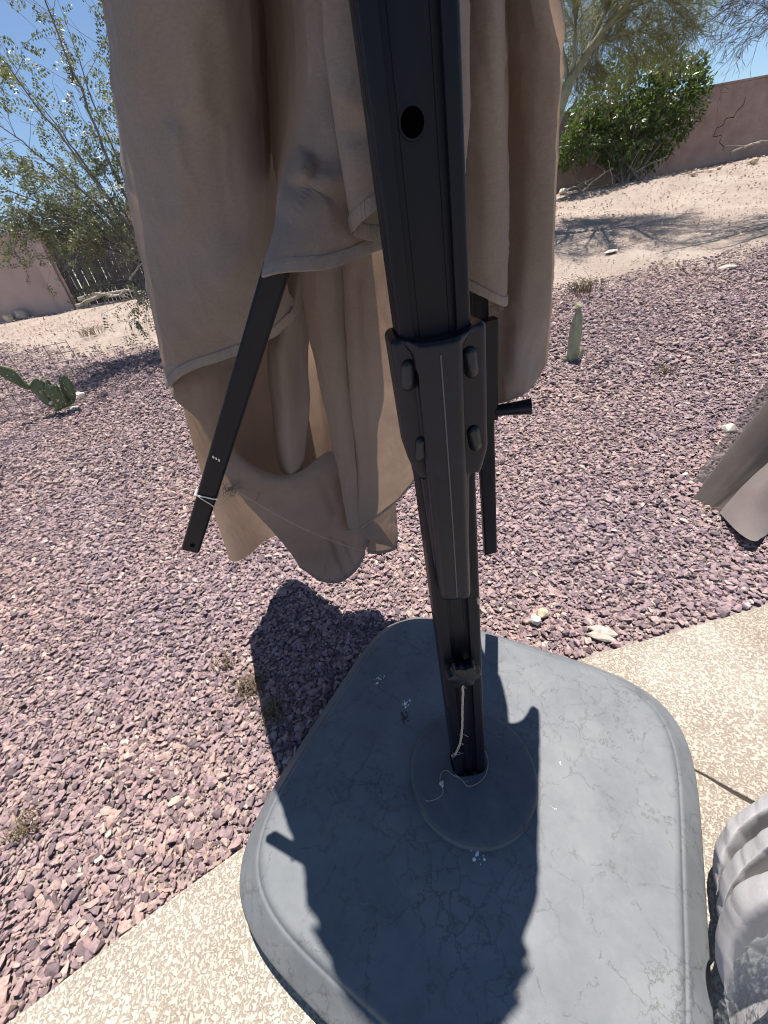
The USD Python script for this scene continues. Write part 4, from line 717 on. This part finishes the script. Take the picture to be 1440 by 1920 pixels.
sheet(cb, 'net_panel', [[Z(1580, 1700, .40), Z(1440, 1762, .37), Z(1398, 1782, .35), Z(1379, 1806, .32), Z(1362, 1860, .26), Z(1338, 1935, .18)],
    [Z(1600, 1760, .42), Z(1470, 1800, .38), Z(1420, 1820, .35), Z(1400, 1840, .31), Z(1380, 1890, .25), Z(1360, 1960, .17)],
    [Z(1640, 1830, .40), Z(1510, 1860, .35), Z(1460, 1880, .31), Z(1430, 1900, .27), Z(1410, 1950, .20), Z(1390, 2010, .14)]], NET, 160, 90, .022, 54, 16, 6)
# ------------------------------------------------------------------ stones, cacti, tufts
def rock(name, label, cat, c, s, mat, seed, group=None, flat=.6, rz=0.0, el=1.0):
    r = np.random.default_rng(seed); p = r.normal(size=(40, 3)); p /= np.linalg.norm(p, axis=1, keepdims=True)
    p *= np.array([el, 1.0, flat]) * s * .5 * (0.85 + .3 * r.uniform(size=(40, 1)))
    a = np.array([[np.cos(rz), -np.sin(rz), 0], [np.sin(rz), np.cos(rz), 0], [0, 0, 1]])
    h = trimesh.convex.convex_hull(p @ a.T); h = h.subdivide(); v = np.array(h.vertices); v += (fbm(v / s * 4 + seed, 3, seed) - .5)[:, None] * .12 * s
    return top(name, (v + np.asarray(c) + [0, 0, s * .5 * flat * .7], np.array(h.faces)), mat, label, cat, group)
rock('pale_stone', 'round cream stone on the gravel just beyond the base edge', 'stone', onground(1003, 1172) + np.array([0, 0, .016]), .043, WHITE_ROCK, 61, flat=.8)
rock('tan_stone', 'rounded tan stone touching the cream stone on the gravel', 'stone', onground(1016, 1160) + np.array([0, 0, .016]), .045, TAN_ROCK, 62, flat=.8)
rock('slate_chip', 'long brown slate chip by the patio edge, the farther of two', 'stone', onground(1126, 1190) + np.array([0, 0, .016]), .042, SLATE, 63, flat=.4, rz=-.55, el=2.5)
rock('slate_chip', 'long pale slate chip by the patio edge, the nearer of two', 'stone', onground(1124, 1203) + np.array([0, 0, .016]), .034, DEADWOOD, 64, flat=.5, rz=-.5, el=2.9)
rock('white_rock', 'pale white rock beside the net edge of the dark curtain', 'rock', onground(1366, 812), .085, WHITE_ROCK, 65, flat=.7)
rock('white_rock', 'white rock right behind the prickly pear', 'rock', onground(152, 746), .13, WHITE_ROCK, 66, flat=.6)
rock('white_rock', 'small white rock in front of the prickly pear', 'rock', onground(142, 768), .09, WHITE_ROCK, 67, flat=.5)
rock('flat_stone', 'flat pale stone in the tree shadow on the bare earth', 'stone', onground(1145, 474), .12, WHITE_ROCK, 68, flat=.35, el=1.6)
rock('flat_stone', 'grey flat stone at the far edge of the gravel at right', 'stone', onground(1362, 506), .14, SLATE, 69, flat=.4, el=1.5)
for k, (x, y, s, l) in enumerate([(1300, 326, .11, 'first tan rock from the bush on the earth mound by the wall'), (1332, 319, .08, 'small rock on the earth mound between two bigger rocks'), (1348, 314, .10, 'tan rock on the earth mound below the wall crack'), (1412, 303, .18, 'reddish rock on the crest of the mound at far right'), (1056, 360, .2, 'pale rock at the foot of the wall left of the bush')]):
    p = onground(x, y + 3); rock('mound_rock', l, 'rock', p, s, TAN_ROCK if k != 4 else WHITE_ROCK, 70 + k, 'rocks on the earth mound', .6)
def blades(c, n, h, spread, mat_r=.0012, bend=.6, seed=0):
    r = np.random.default_rng(seed); ms = []
    for k in range(n):
        b = c + np.append(r.normal(0, spread * .35, 2), 0); a = r.uniform(0, 6.28); L = h * r.uniform(.5, 1.2); o = np.array([np.cos(a), np.sin(a)]) * L * r.uniform(.2, 1) * bend * 1.6
        ms.append(tube(spline([b, b + np.array([o[0] * .35, o[1] * .35, L * .55]), b + np.array([o[0], o[1], L * r.uniform(.35, .95)])], 6), np.linspace(mat_r, mat_r * .4, 6), 3, False))
    return cat_mesh(ms)
for k, (x, y, n, h, sp, mr, l) in enumerate([
    (52, 1850, 170, .085, .09, .0021, 'straw coloured dry grass tuft by the patio edge at lower left'), (478, 1300, 80, .06, .07, .0015, 'dry root tuft inside the umbrella shadow on the gravel'),
    (516, 1345, 70, .055, .06, .0015, 'wispy dry tuft in the shadow beside the base edge'), (425, 1250, 40, .05, .06, .0014, 'thin dry tuft on the sunlit gravel left of the umbrella shadow'),
    (1094, 552, 60, .16, .2, .004, 'yellow dry weed at the far edge of the gravel near the column cactus'), (1244, 705, 40, .07, .10, .002, 'small brown weed in the gravel left of the dark curtain'),
    (175, 630, 60, .16, .3, .004, 'dry weed patch where the gravel ends at far left'), (60, 1560, 60, .045, .07, .0014, 'pale dry wisp on the gravel above the left patio edge')]):
    top('dry_tuft', blades(onground(x, y) + np.array([0, 0, .016]), n, h * 1.25, sp, mr, seed=80 + k), STRAW, l, 'dry grass', 'dry tufts in the gravel', 'stuff')

# dry straws and rootlets lying about in the near gravel
r = np.random.default_rng(95); ms = []
for k in range(420):
    x, y = r.uniform(-1.9, 1.6), r.uniform(.2, 2.6)
    if not bool(clear_of_things(np.array([x]), np.array([y]), .02)[0]): continue
    a, L = r.uniform(0, 6.28), r.uniform(.02, .085); b = np.array([x, y, float(zg(x, y)) + r.uniform(.018, .03)]); e = np.array([np.cos(a), np.sin(a), r.uniform(-.08, .15)]) * L
    ms.append(tube(spline([b, b + e * .5 + r.normal(0, .10, 3) * L, b + e], 6), np.linspace(.0011, .0006, 6), 3, False))
top('straw_litter', cat_mesh(ms), STRAW, 'dry straws and rootlets scattered over the near gravel', 'litter', None, 'stuff')

# prickly pear behind wire mesh
pc = onground(115, 778)
pear = thing('prickly_pear', 'dark green prickly pear cactus with flat pads growing in the gravel', 'cactus', pc)
PY = pc[1]
def pad(pts, tilt=0.0, thick=.035, y0=0.0, seed=0):
    """a flat pad from its outline in the photograph, set at its own distance and given thickness"""
    P = np.array([atY(x, y, PY + y0) for x, y in pts]); c0 = P.mean(0)
    n = 44; cl = spline(np.vstack([P, P[:1]]), n + 1)[:-1]
    vs, fs = [], []
    lv = [(0.0, 1.0), (.45, .93), (.8, .72), (.95, .42), (1.0, .12)]
    rings = []
    for sgn in (1, -1):
        for a, s in (lv if sgn > 0 else lv[1:]):
            r = c0 + (cl - c0) * s; r = r + np.array([0, -1, 0.0]) * thick * .5 * a * sgn; r[:, 1] += tilt * (r[:, 0] - c0[0]); rings.append(r)
    v = np.vstack(rings); R = len(rings); order = [4, 3, 2, 1, 0, 5, 6, 7, 8]; k = np.arange(n); k2 = (k + 1) % n
    for a, b in zip(order[:-1], order[1:]):
        fs.append(np.stack([a * n + k, a * n + k2, b * n + k2], 1)); fs.append(np.stack([a * n + k, b * n + k2, b * n + k], 1))
    v = np.vstack([v, rings[4].mean(0), rings[8].mean(0)]); fs.append(np.stack([np.full(n, R * n), k2 + 4 * n, k + 4 * n], 1)); fs.append(np.stack([np.full(n, R * n + 1), k + 8 * n, k2 + 8 * n], 1))
    v = v + ((fbm(v * 9 + seed, 3, seed) - .5) * .02)[:, None]
    return v, np.vstack(fs)
p1 = part(pear, 'pad', pad([(-14, 668), (0, 682), (20, 690), (36, 706), (48, 720), (56, 730), (50, 732), (36, 724), (20, 714), (0, 700), (-16, 690)], .25, .05, .0, 1), CACTUS, 50)
part(pear, 'pad', pad([(54, 722), (62, 712), (75, 709), (84, 716), (88, 730), (94, 745), (106, 764), (100, 764), (84, 758), (68, 745), (56, 730)], -.2, .05, .02, 2), CACTUS, 50)
part(pear, 'pad', pad([(85, 722), (90, 714), (95, 722), (103, 719), (110, 730), (118, 742), (126, 756), (112, 762), (100, 752), (90, 740)], .15, .05, -.03, 3), CACTUS, 50)
part(pear, 'pad', pad([(109, 712), (112, 705), (121, 702), (130, 708), (136, 718), (142, 734), (142, 748), (134, 758), (126, 752), (116, 738)], -.15, .06, .03, 4), CACTUS, 50)
part(pear, 'pad', pad([(104, 762), (112, 754), (126, 752), (138, 750), (132, 760), (118, 766), (106, 770)], .1, .07, .0, 5), CACTUS, 50)
ar = []
rr_ = np.random.default_rng(88)
for pad_ in list(pear.GetChildren()):
    m_ = UsdGeom.Mesh(pad_); v_ = np.array(m_.GetPointsAttr().Get()); 
    for k in range(20):
        q_ = v_[rr_.integers(len(v_))] + pc; a_ = trimesh.creation.icosphere(0, rr_.uniform(.004, .0065)); ar.append((np.array(a_.vertices) + q_, np.array(a_.faces)))
part(pear, 'areoles', cat_mesh(ar), SCAR, False, None, 'stuff')
for x, y, s in ((94, 757, .045), (108, 752, .03), (116, 706, .012), (97, 720, .02)):
    p = atY(x, y, PY - .05); part(pear, 'scar', hull([(p, s * .3), (p + [s * .6, 0, s * .4], s * .22)], 8), SCAR)
cage = thing('wire_cage', 'thin wire mesh cage standing around the prickly pear', 'wire mesh', pc)
cw = pc + np.array([-.55, .25, -.02]); wl = []
for k in range(12):
    x0 = cw[0] - .8 + k * .145; y0 = cw[1] + .10 * math.sin(k * .9) + .25 * (k > 8) * (k - 8) * .2
    a = np.array([x0, y0, float(zg(x0, y0)) - .02]); wl.append((a, a + np.array([RNG.normal(0, .01), RNG.normal(0, .02), .62])))
    part(cage, 'wire', tube(spline([wl[-1][0], (wl[-1][0] + wl[-1][1]) / 2 + RNG.normal(0, .008, 3), wl[-1][1]], 5), .0034, 4), WIRE)
for h in np.linspace(.06, .6, 7):
    part(cage, 'wire', tube(np.array([a + (b - a) * (h / .62) for a, b in wl]), .0030, 4), WIRE)
# column cactus
cc = onground(1072, 676); cu = thing('column_cactus', 'small upright ribbed column cactus growing in the gravel at right', 'cactus', cc)
def ribbed(c0, h, r, ribs, lean, seed, top_r=.25):
    n, m = 26, ribs * 6; vs = []
    for k, t in enumerate(np.linspace(0, 1, n)):
        rr = r * (0.78 + .35 * np.sin(np.pi * min(1, t * .9 + .1))) * (1 if t < .72 else max(top_r, math.cos((t - .72) / .28 * 1.35)))
        a = np.linspace(0, 2 * np.pi, m, endpoint=False); rad = rr * (1 - .36 * np.abs(np.sin(a * ribs / 2 + .6)) ** .7) * (1 + .08 * (noise(np.stack([a * 2, 0 * a + t * 9, 0 * a], -1), seed) - .5))
        vs.append(np.column_stack([c0[0] + lean[0] * t * h + rad * np.cos(a), c0[1] + lean[1] * t * h + rad * np.sin(a), np.full(m, c0[2] - .02 + h * t)]))
    v = np.vstack(vs + [vs[-1].mean(0)[None] + [0, 0, .01]]); i, j = np.meshgrid(np.arange(n - 1), np.arange(m), indexing='ij'); j2 = (j + 1) % m
    q = np.stack([i * m + j, i * m + j2, (i + 1) * m + j2, (i + 1) * m + j], -1).reshape(-1, 4); k = np.arange(m)
    return v, np.vstack([q[:, [0, 1, 2]], q[:, [0, 2, 3]], np.stack([(n - 1) * m + k, (n - 1) * m + (k + 1) % m, np.full(m, n * m)], 1)])
CS = np.linalg.norm(cc - EYE) / np.linalg.norm(ray(1072, 676)) # metres per pixel here
part(cu, 'stem', ribbed(cc, 96 * CS, 10.5 * CS, 6, (.03, 0), 3), CACTUS2, 40)
part(cu, 'offshoot', ribbed(cc + np.array([12 * CS, 0, 0]), 26 * CS, 5.5 * CS, 6, (.25, 0), 5), CACTUS2, 40)
part(cu, 'offshoot', ribbed(cc + np.array([-11 * CS, .01, 0]), 13 * CS, 5 * CS, 6, (-.3, 0), 7), CACTUS2, 40)
part(cu, 'spines', blades(cc + np.array([.03 * 96 * CS, 0, 90 * CS]), 60, .035, .03, .0015, .9, 9), CACTUSTIP)

# ------------------------------------------------------------------ trees and shrubs
def limb_path(a, b, sag, n=14, wig=.06, r=None):
    a, b = np.asarray(a, float), np.asarray(b, float); L = np.linalg.norm(b - a); t = np.linspace(0, 1, n)[:, None]
    p = a + (b - a) * t + np.array([0, 0, sag]) * 4 * t * (1 - t)
    w = np.cumsum(r.normal(0, wig * L / n, (n, 3)), axis=0); w -= t * w[-1]
    return p + w
def quads_leaf(c, d, s, L, W):
    """leaf blades: base c, direction d, side s (all n x 3), length L, width W: two triangles bent about the midrib"""
    n = len(c); nrm = np.cross(d, s); mid = c + d * (L * .5)[:, None]
    v = np.stack([c, mid + s * (W * .5)[:, None] + nrm * (W * .12)[:, None], c + d * L[:, None], mid - s * (W * .5)[:, None] + nrm * (W * .12)[:, None]], 1).reshape(-1, 3)
    k = np.arange(n)[:, None] * 4
    return v, np.vstack([k + np.array([[0, 1, 2]]), k + np.array([[0, 2, 3]])])
def unit(v): return v / (np.linalg.norm(v, axis=-1, keepdims=True) + 1e-12)
def grow(origin, targets, r0, seed, twigs, twig_len, droop, spread, start=.25):
    """limbs from the trunk's top to target points, twigs along them; returns limb tubes and twig paths"""
    r = np.random.default_rng(seed); limbs, twl, mains = [], [], []
    for tg in targets:
        b, rad = tg[0], tg[1]; o_ = origin
        if len(tg) > 2: m_ = limbs[mains[tg[2]]][0]; o_ = m_[int(tg[3] * 15)]
        mains.append(len(limbs))
        p = limb_path(o_, b, .10 * np.linalg.norm(np.asarray(b) - o_), 16, .10, r); rr = np.linspace(rad, rad * .18, 16); limbs.append((p, rr))
        for k in range(twigs):
            t = r.uniform(start, 1.0); i = min(14, int(t * 15)); q = p[i] + (p[i + 1] - p[i]) * (t * 15 - i if t < 1 else 1)
            ax = unit(p[i + 1] - p[i]); d = unit(ax * .8 + r.normal(0, spread, 3)); L = twig_len * r.uniform(.4, 1.15) * (1.2 - .5 * t)
            tp_ = limb_path(q, q + d * L + np.array([0, 0, -droop * L * r.uniform(.3, 1.2)]), .05 * L, 8, .14, r); twl.append(tp_); limbs.append((tp_, np.linspace(max(.0025, rr[i] * .25), .0015, 8)))
    return limbs, twl
# left: a mesquite-like tree with small rounded leaflets, its trunk behind the closed umbrella
tx, ty = -2.15, 6.4; tb = np.array([tx, ty, float(zg(tx, ty)) - .1]); fork = tb + np.array([-.25, -.05, 1.0])
lt = thing('desert_tree', 'open leafy desert tree behind the closed umbrella, reaching to the left edge', 'tree', tb)
def tgt(px, py, Y): return atY(px, py, Y)
T = [(tgt(60, -60, 5.6), 0.0217), (tgt(-40, 60, 5.4), 0.0186), (tgt(170, -120, 5.9), 0.0217), (tgt(-60, 190, 5.6), 0.0161), (tgt(20, 130, 6.2), 0.0174), (tgt(-80, 330, 5.8), 0.0161), (tgt(0, 285, 6.4), 0.0149), (tgt(130, 60, 6.6), 0.0186), (tgt(215, -20, 6.3), 0.0186), (tgt(215, 130, 5.7), 0.0161),
     (tgt(-50, 430, 6.0), 0.0161), (tgt(20, 435, 6.3), 0.0149), (tgt(50, 425, 5.8), 0.0136), (tgt(150, 420, 6.0), 0.0161), (tgt(120, 335, 6.6), 0.0149), (tgt(40, 395, 6.6), 0.0149), (tgt(250, 380, 5.9), 0.0149), (tgt(180, 300, 6.0), 0.0161), (tgt(240, 230, 6.1), 0.0186), (tgt(265, 560, 5.6), 0.0087), (tgt(10, 400, 5.6), 0.0124), (tgt(80, 400, 5.6), 0.0124), (tgt(-20, 430, 5.6), 0.0124), (tgt(190, 380, 6.5), 0.0124), (tgt(90, 380, 6.0), 0.0124)]
limbs, twl = grow(fork, T, .05, 101, 15, .8, .14, .5)
part(lt, 'trunk', cat_mesh([tube(limb_path(tb, fork, 0, 10, .05, np.random.default_rng(5)), np.linspace(.13, .085, 10), 12)]), BARK, True)
for p, rr in limbs[:]:
    if rr[0] > .0085: part(lt, 'limb', tube(p, rr, 7), BARK, True)
part(lt, 'twigs', cat_mesh([tube(p, rr, 4, False) for p, rr in limbs if rr[0] <= .0085]), BARK, True, None, 'stuff')
r = np.random.default_rng(103); C0, D0, S0, L0 = [], [], [], []
for tp_ in twl:
    dens = r.choice([.2, .7, 1.3])
    for k in range(int(7 * dens) + 1):                     # leaves of paired leaflets
        t = r.uniform(.15, 1.0) * 7; i = min(6, int(t)); q = tp_[i] + (tp_[i + 1] - tp_[i]) * (t - i)
        d = unit(unit(tp_[i + 1] - tp_[i]) * .5 + r.normal(0, .6, 3) + np.array([0, 0, -.45])); L = r.uniform(.09, .17); sd_ = unit(np.cross(d, r.normal(size=3)))
        for m in range(1, 6):
            for sg in (-1, 1):
                C0.append(q + d * L * m / 5); D0.append(unit(sd_ * sg + d * .35 + r.normal(0, .2, 3))); S0.append(unit(d + r.normal(0, .35, 3))); L0.append(r.uniform(.022, .040))
C0, D0, S0, L0 = map(np.array, (C0, D0, S0, L0)); S0 = unit(S0 - D0 * (S0 * D0).sum(1, keepdims=True))
part(lt, 'crown', quads_leaf(C0, D0, S0, L0, L0 * .62), LEAF)
# right: palo verde with thin green twigs
def palo(label, base, fork, T, seed, twigs, twl_, nn, needlemat, barkmat, needle_r, sub=3):
    t = thing('palo_verde_tree', label, 'tree', base); r = np.random.default_rng(seed)
    limbs, tw_ = grow(fork, T, .06, seed, twigs, twl_, .12, .55, .15)
    part(t, 'trunk', tube(limb_path(base, fork, 0, 10, .05, r), np.linspace(.15, .10, 10), 12), barkmat, True)
    for p, rr in limbs:
        if rr[0] > .015: part(t, 'limb', tube(p, rr, 8), barkmat, True)
    part(t, 'twigs', cat_mesh([tube(p, rr, 4, False) for p, rr in limbs if rr[0] <= .015]), barkmat, True, None, 'stuff')
    C, D, S, L = [], [], [], []
    for p in tw_:
        n = r.integers(int(nn * .5), int(nn * 1.5))
        for k in range(n):
            u = r.uniform(.1, 1.0) * 7; i = min(6, int(u)); q = p[i] + (p[i + 1] - p[i]) * (u - i)
            d = unit(unit(p[i + 1] - p[i]) * .8 + r.normal(0, .36, 3)); l = r.uniform(.12, .34)
            C.append(q); D.append(d); S.append(unit(np.cross(d, r.normal(size=3)))); L.append(l)
            for m in range(sub):
                C.append(q + d * l * r.uniform(.2, .95)); d2 = unit(d * .8 + r.normal(0, .45, 3)); D.append(d2); S.append(unit(np.cross(d2, r.normal(size=3)))); L.append(r.uniform(.05, .15))
    C, D, S, L = map(np.array, (C, D, S, L))
    part(t, 'crown', quads_leaf(C, D, S, L, np.full(len(L), needle_r)), needlemat)
px0, py0 = 3.15, 8.3; pb = np.array([px0, py0, float(zg(px0, py0)) - .1])
TT = [(tgt(1240, -40, 7.9), .075), (tgt(1165, -30, 8.2), .04, 0, .25), (tgt(1300, 25, 7.8), .02, 0, .7), (tgt(1245, 70, 8.0), .024, 0, .3), (tgt(1090, -60, 8.2), .028, 0, .1), (tgt(1040, 20, 8.4), .03, 0, .05),
      (tgt(1120, 60, 8.7), .018, 1, .3), (tgt(1210, 50, 8.6), .018, 0, .5), (tgt(1330, -40, 8.2), .022, 0, .8), (tgt(1260, -110, 7.6), .03, 0, .8), (tgt(1130, -130, 7.6), .03, 1, .6), (tgt(1085, 140, 8.8), .016, 0, .1), (tgt(1190, 100, 8.4), .014, 3, .4),
      (tgt(1390, -70, 7.4), .024, 0, .9), (tgt(1190, -170, 7.2), .03, 1, .8), (tgt(1300, -160, 7.0), .03, 0, .9), (tgt(1040, -150, 7.6), .03, 4, .5), (tgt(1275, 45, 8.2), .014, 3, .6), (tgt(1110, 105, 8.3), .014, 3, .1), (tgt(1160, 10, 8.8), .016, 1, .4), (tgt(1250, 20, 8.5), .016, 0, .6), (tgt(1080, 60, 8.9), .016, 4, .3), (tgt(1140, 70, 8.9), .014, 3, .3)]
palo('palo verde tree with greenish limbs leaning over the green bush', pb, tgt(1062, 158, 8.15), TT, 201, 19, .85, 21, NEEDLE, GREENBARK, .0065)
qx, qy = 8.6, 7.4; qb = np.array([qx, qy, float(zg(qx, qy)) - .1])
TQ = [(tgt(1330, 40, 6.6), .035), (tgt(1380, 60, 6.8), .03), (tgt(1420, 70, 6.5), .03), (tgt(1345, -60, 6.6), .04), (tgt(1400, 20, 6.4), .03), (tgt(1450, 50, 6.9), .03), (tgt(1300, -140, 6.5), .04), (tgt(1480, -80, 6.6), .04), (tgt(1420, -150, 6.2), .04), (tgt(1560, 30, 6.6), .04), (tgt(1550, -120, 6.4), .04), (tgt(1370, -20, 7.2), .03)]
palo('grey twiggy branches of a tree overhanging the top right corner', qb, qb + np.array([-.6, -.2, 2.3]), TQ, 207, 16, .75, 12, TWIGN, BARK, .006)
# green bush against the wall
bb = onground(1175, 336); bt_ = thing('green_bush', 'dense glossy green bush growing against the brown pink wall', 'bush', bb)
r = np.random.default_rng(301)
blobs = []
for x, y, rp in [(1190, 190, 60), (1130, 200, 52), (1245, 190, 55), (1280, 160, 40), (1150, 150, 42), (1215, 135, 45), (1100, 250, 42), (1075, 285, 28), (1175, 250, 55), (1240, 250, 45), (1290, 210, 34), (1310, 165, 22), (1120, 230, 40), (1255, 130, 34), (1210, 285, 34), (1150, 285, 26), (1095, 215, 30), (1312, 115, 12), (1308, 140, 14), (1062, 300, 16)]:
    yy = bb[1] + .25 + r.uniform(-.35, .25); c0 = atY(x, y, yy); blobs.append((c0, rp * np.linalg.norm(c0 - EYE) / np.linalg.norm(ray(x, y))))
stems = []
for c0, rad in blobs:
    if rad > .2:
        p = limb_path(bb + np.array([r.normal(0, .12), r.normal(0, .08), -.03]), c0, .05, 10, .08, r); stems.append(p); part(bt_, 'stem', tube(p, np.linspace(.028, .006, 10), 6), BARK, True)
C, D, S, L = [], [], [], []
for c0, rad in blobs:
    n = int(1700 * (rad / .8) ** 2) + 60
    v = unit(r.normal(size=(n, 3))); rr = rad * r.uniform(.35, 1.0, n) ** .5 * (0.75 + .5 * noise(v * 2.5 + c0, 4))
    c = c0 + v * rr[:, None] * np.array([1.0, .8, .95]); k0 = noise(c * 4.2, 8) > .27; c, v = c[k0], v[k0]
    d = unit(v * .6 + r.normal(0, .55, v.shape) + np.array([0, 0, -.25])); C.append(c); D.append(d); S.append(unit(np.cross(d, r.normal(size=d.shape)))); L.append(r.uniform(.06, .125, len(c)))
C, D, S, L = map(np.concatenate, (C, D, S, L))
part(bt_, 'foliage', quads_leaf(C, D, S, L, L * .45), BUSHLEAF)
# dead branches
def sticks(name, label, cat, paths, r0, mat, seed, side=6):
    r = np.random.default_rng(seed); ms = []
    for a, b in paths:
        L = np.linalg.norm(np.asarray(b) - a); p = limb_path(a, b, .06 * L, 12, .12, r); ms.append(tube(p, np.linspace(r0, r0 * .35, 12), 6))
        for k in range(side):
            i = r.integers(2, 11); q = p[i] + r.normal(0, .16 * L, 3) * [1, .6, .6]; ms.append(tube(limb_path(p[i], q, 0, 6, .1, r), np.linspace(r0 * .5, r0 * .15, 6), 5))
    return top(name, cat_mesh(ms), mat, label, cat, 'dead branches on the ground', None, True)
up = lambda px, py, dz=.02: onground(px, py) + np.array([0, 0, dz])
by = bb[1] - .35
sticks('dead_branch', 'bleached dead branch lying at the left foot of the green bush', 'branch', [(up(1092, 362), atY(1150, 315, by)), (up(1050, 362), up(1112, 350, .06)), (up(1085, 352), atY(1100, 345, by))], .017, DEADWOOD, 401, 5)
sticks('dead_branch', 'thin curved dead twig poking out of the bush base', 'branch', [(up(1165, 332), atY(1212, 265, by - .1)), (up(1150, 335), atY(1138, 300, by - .1))], .010, DEADWOOD, 402, 3)
sticks('dead_branch', 'pale dead twig sticking out to the right of the bush base', 'branch', [(up(1170, 330), atY(1250, 294, by - .15))], .013, DEADWOOD, 403, 4)
sticks('dead_branch', 'pale bare twig lying on the mound before the wall at far right', 'branch', [(atY(1372, 285, 11.0), atY(1450, 262, 10.8)), (atY(1395, 277, 10.95), atY(1425, 268, 10.7))], .016, DEADWOOD, 404, 3)
sticks('fallen_branch', 'fallen grey branch lying on the earth in front of the picket gate', 'branch', [(up(140, 572, .08), up(285, 522, .10)), (up(150, 566, .2), up(230, 545, .12))], .05, DEADWOOD, 405, 8)
sticks('fallen_branch', 'pale bare branch hanging crookedly beside the closed umbrella at the gate', 'branch', [(atY(243, 525, 6.2), atY(275, 487, 6.3)), (atY(262, 570, 6.0), atY(248, 530, 6.2))], .014, DEADWOOD, 406, 3)
# little pots or rubble at the foot of the left wall
rock('rubble', 'small broken stone lying at the foot of the left wall', 'rubble', np.array([-8.32, 11.75, float(zg(-8.32, 11.75))]), .25, TAN_ROCK, 91, None, .8)
rock('rubble', 'larger broken stone leaning on the left wall beside a small one', 'rubble', np.array([-8.02, 11.8, float(zg(-8.02, 11.8))]), .27, SLATE, 92, None, .9)
# shrubs beyond the walls
def shrub(name, label, c, rx, ry, rz, n, seed, mat=FARLEAF, lf=(.06, .13)):
    r = np.random.default_rng(seed); t = thing(name, label, 'shrub', c)
    st = [tube(limb_path(np.asarray(c) + [r.normal(0, .1), r.normal(0, .1), -.1], np.asarray(c) + r.normal(0, 1, 3) * [rx * .5, ry * .5, 0] + [0, 0, rz * r.uniform(.8, 1.6)], .1, 8, .1, r), np.linspace(.04, .01, 8), 6) for k in range(7)]
    part(t, 'stems', cat_mesh(st), BARK, True)
    v = unit(r.normal(size=(n, 3))); rr = r.uniform(.2, 1, n) ** .45 * (.65 + .7 * noise(v * 2.2 + seed, 3)); p = np.asarray(c) + [0, 0, rz] + v * rr[:, None] * [rx, ry, rz]
    k = noise(p * 2.2, seed) > .36; p, v = p[k], v[k]; d = unit(v + r.normal(0, .6, v.shape)); L = r.uniform(*lf, len(p))
    part(t, 'foliage', quads_leaf(p, d, unit(np.cross(d, r.normal(size=d.shape))), L, L * .5), mat)
shrub('far_shrub', 'dark green shrub beyond the left wall at the photo edge', (-9.5, 14.5, 1.4), 1.9, 1.2, 1.05, 9000, 501)
shrub('far_shrub', 'green shrub beyond the wall above the picket gate', (-6.4, 15.0, 1.4), 1.7, 1.2, 1.15, 8000, 502)
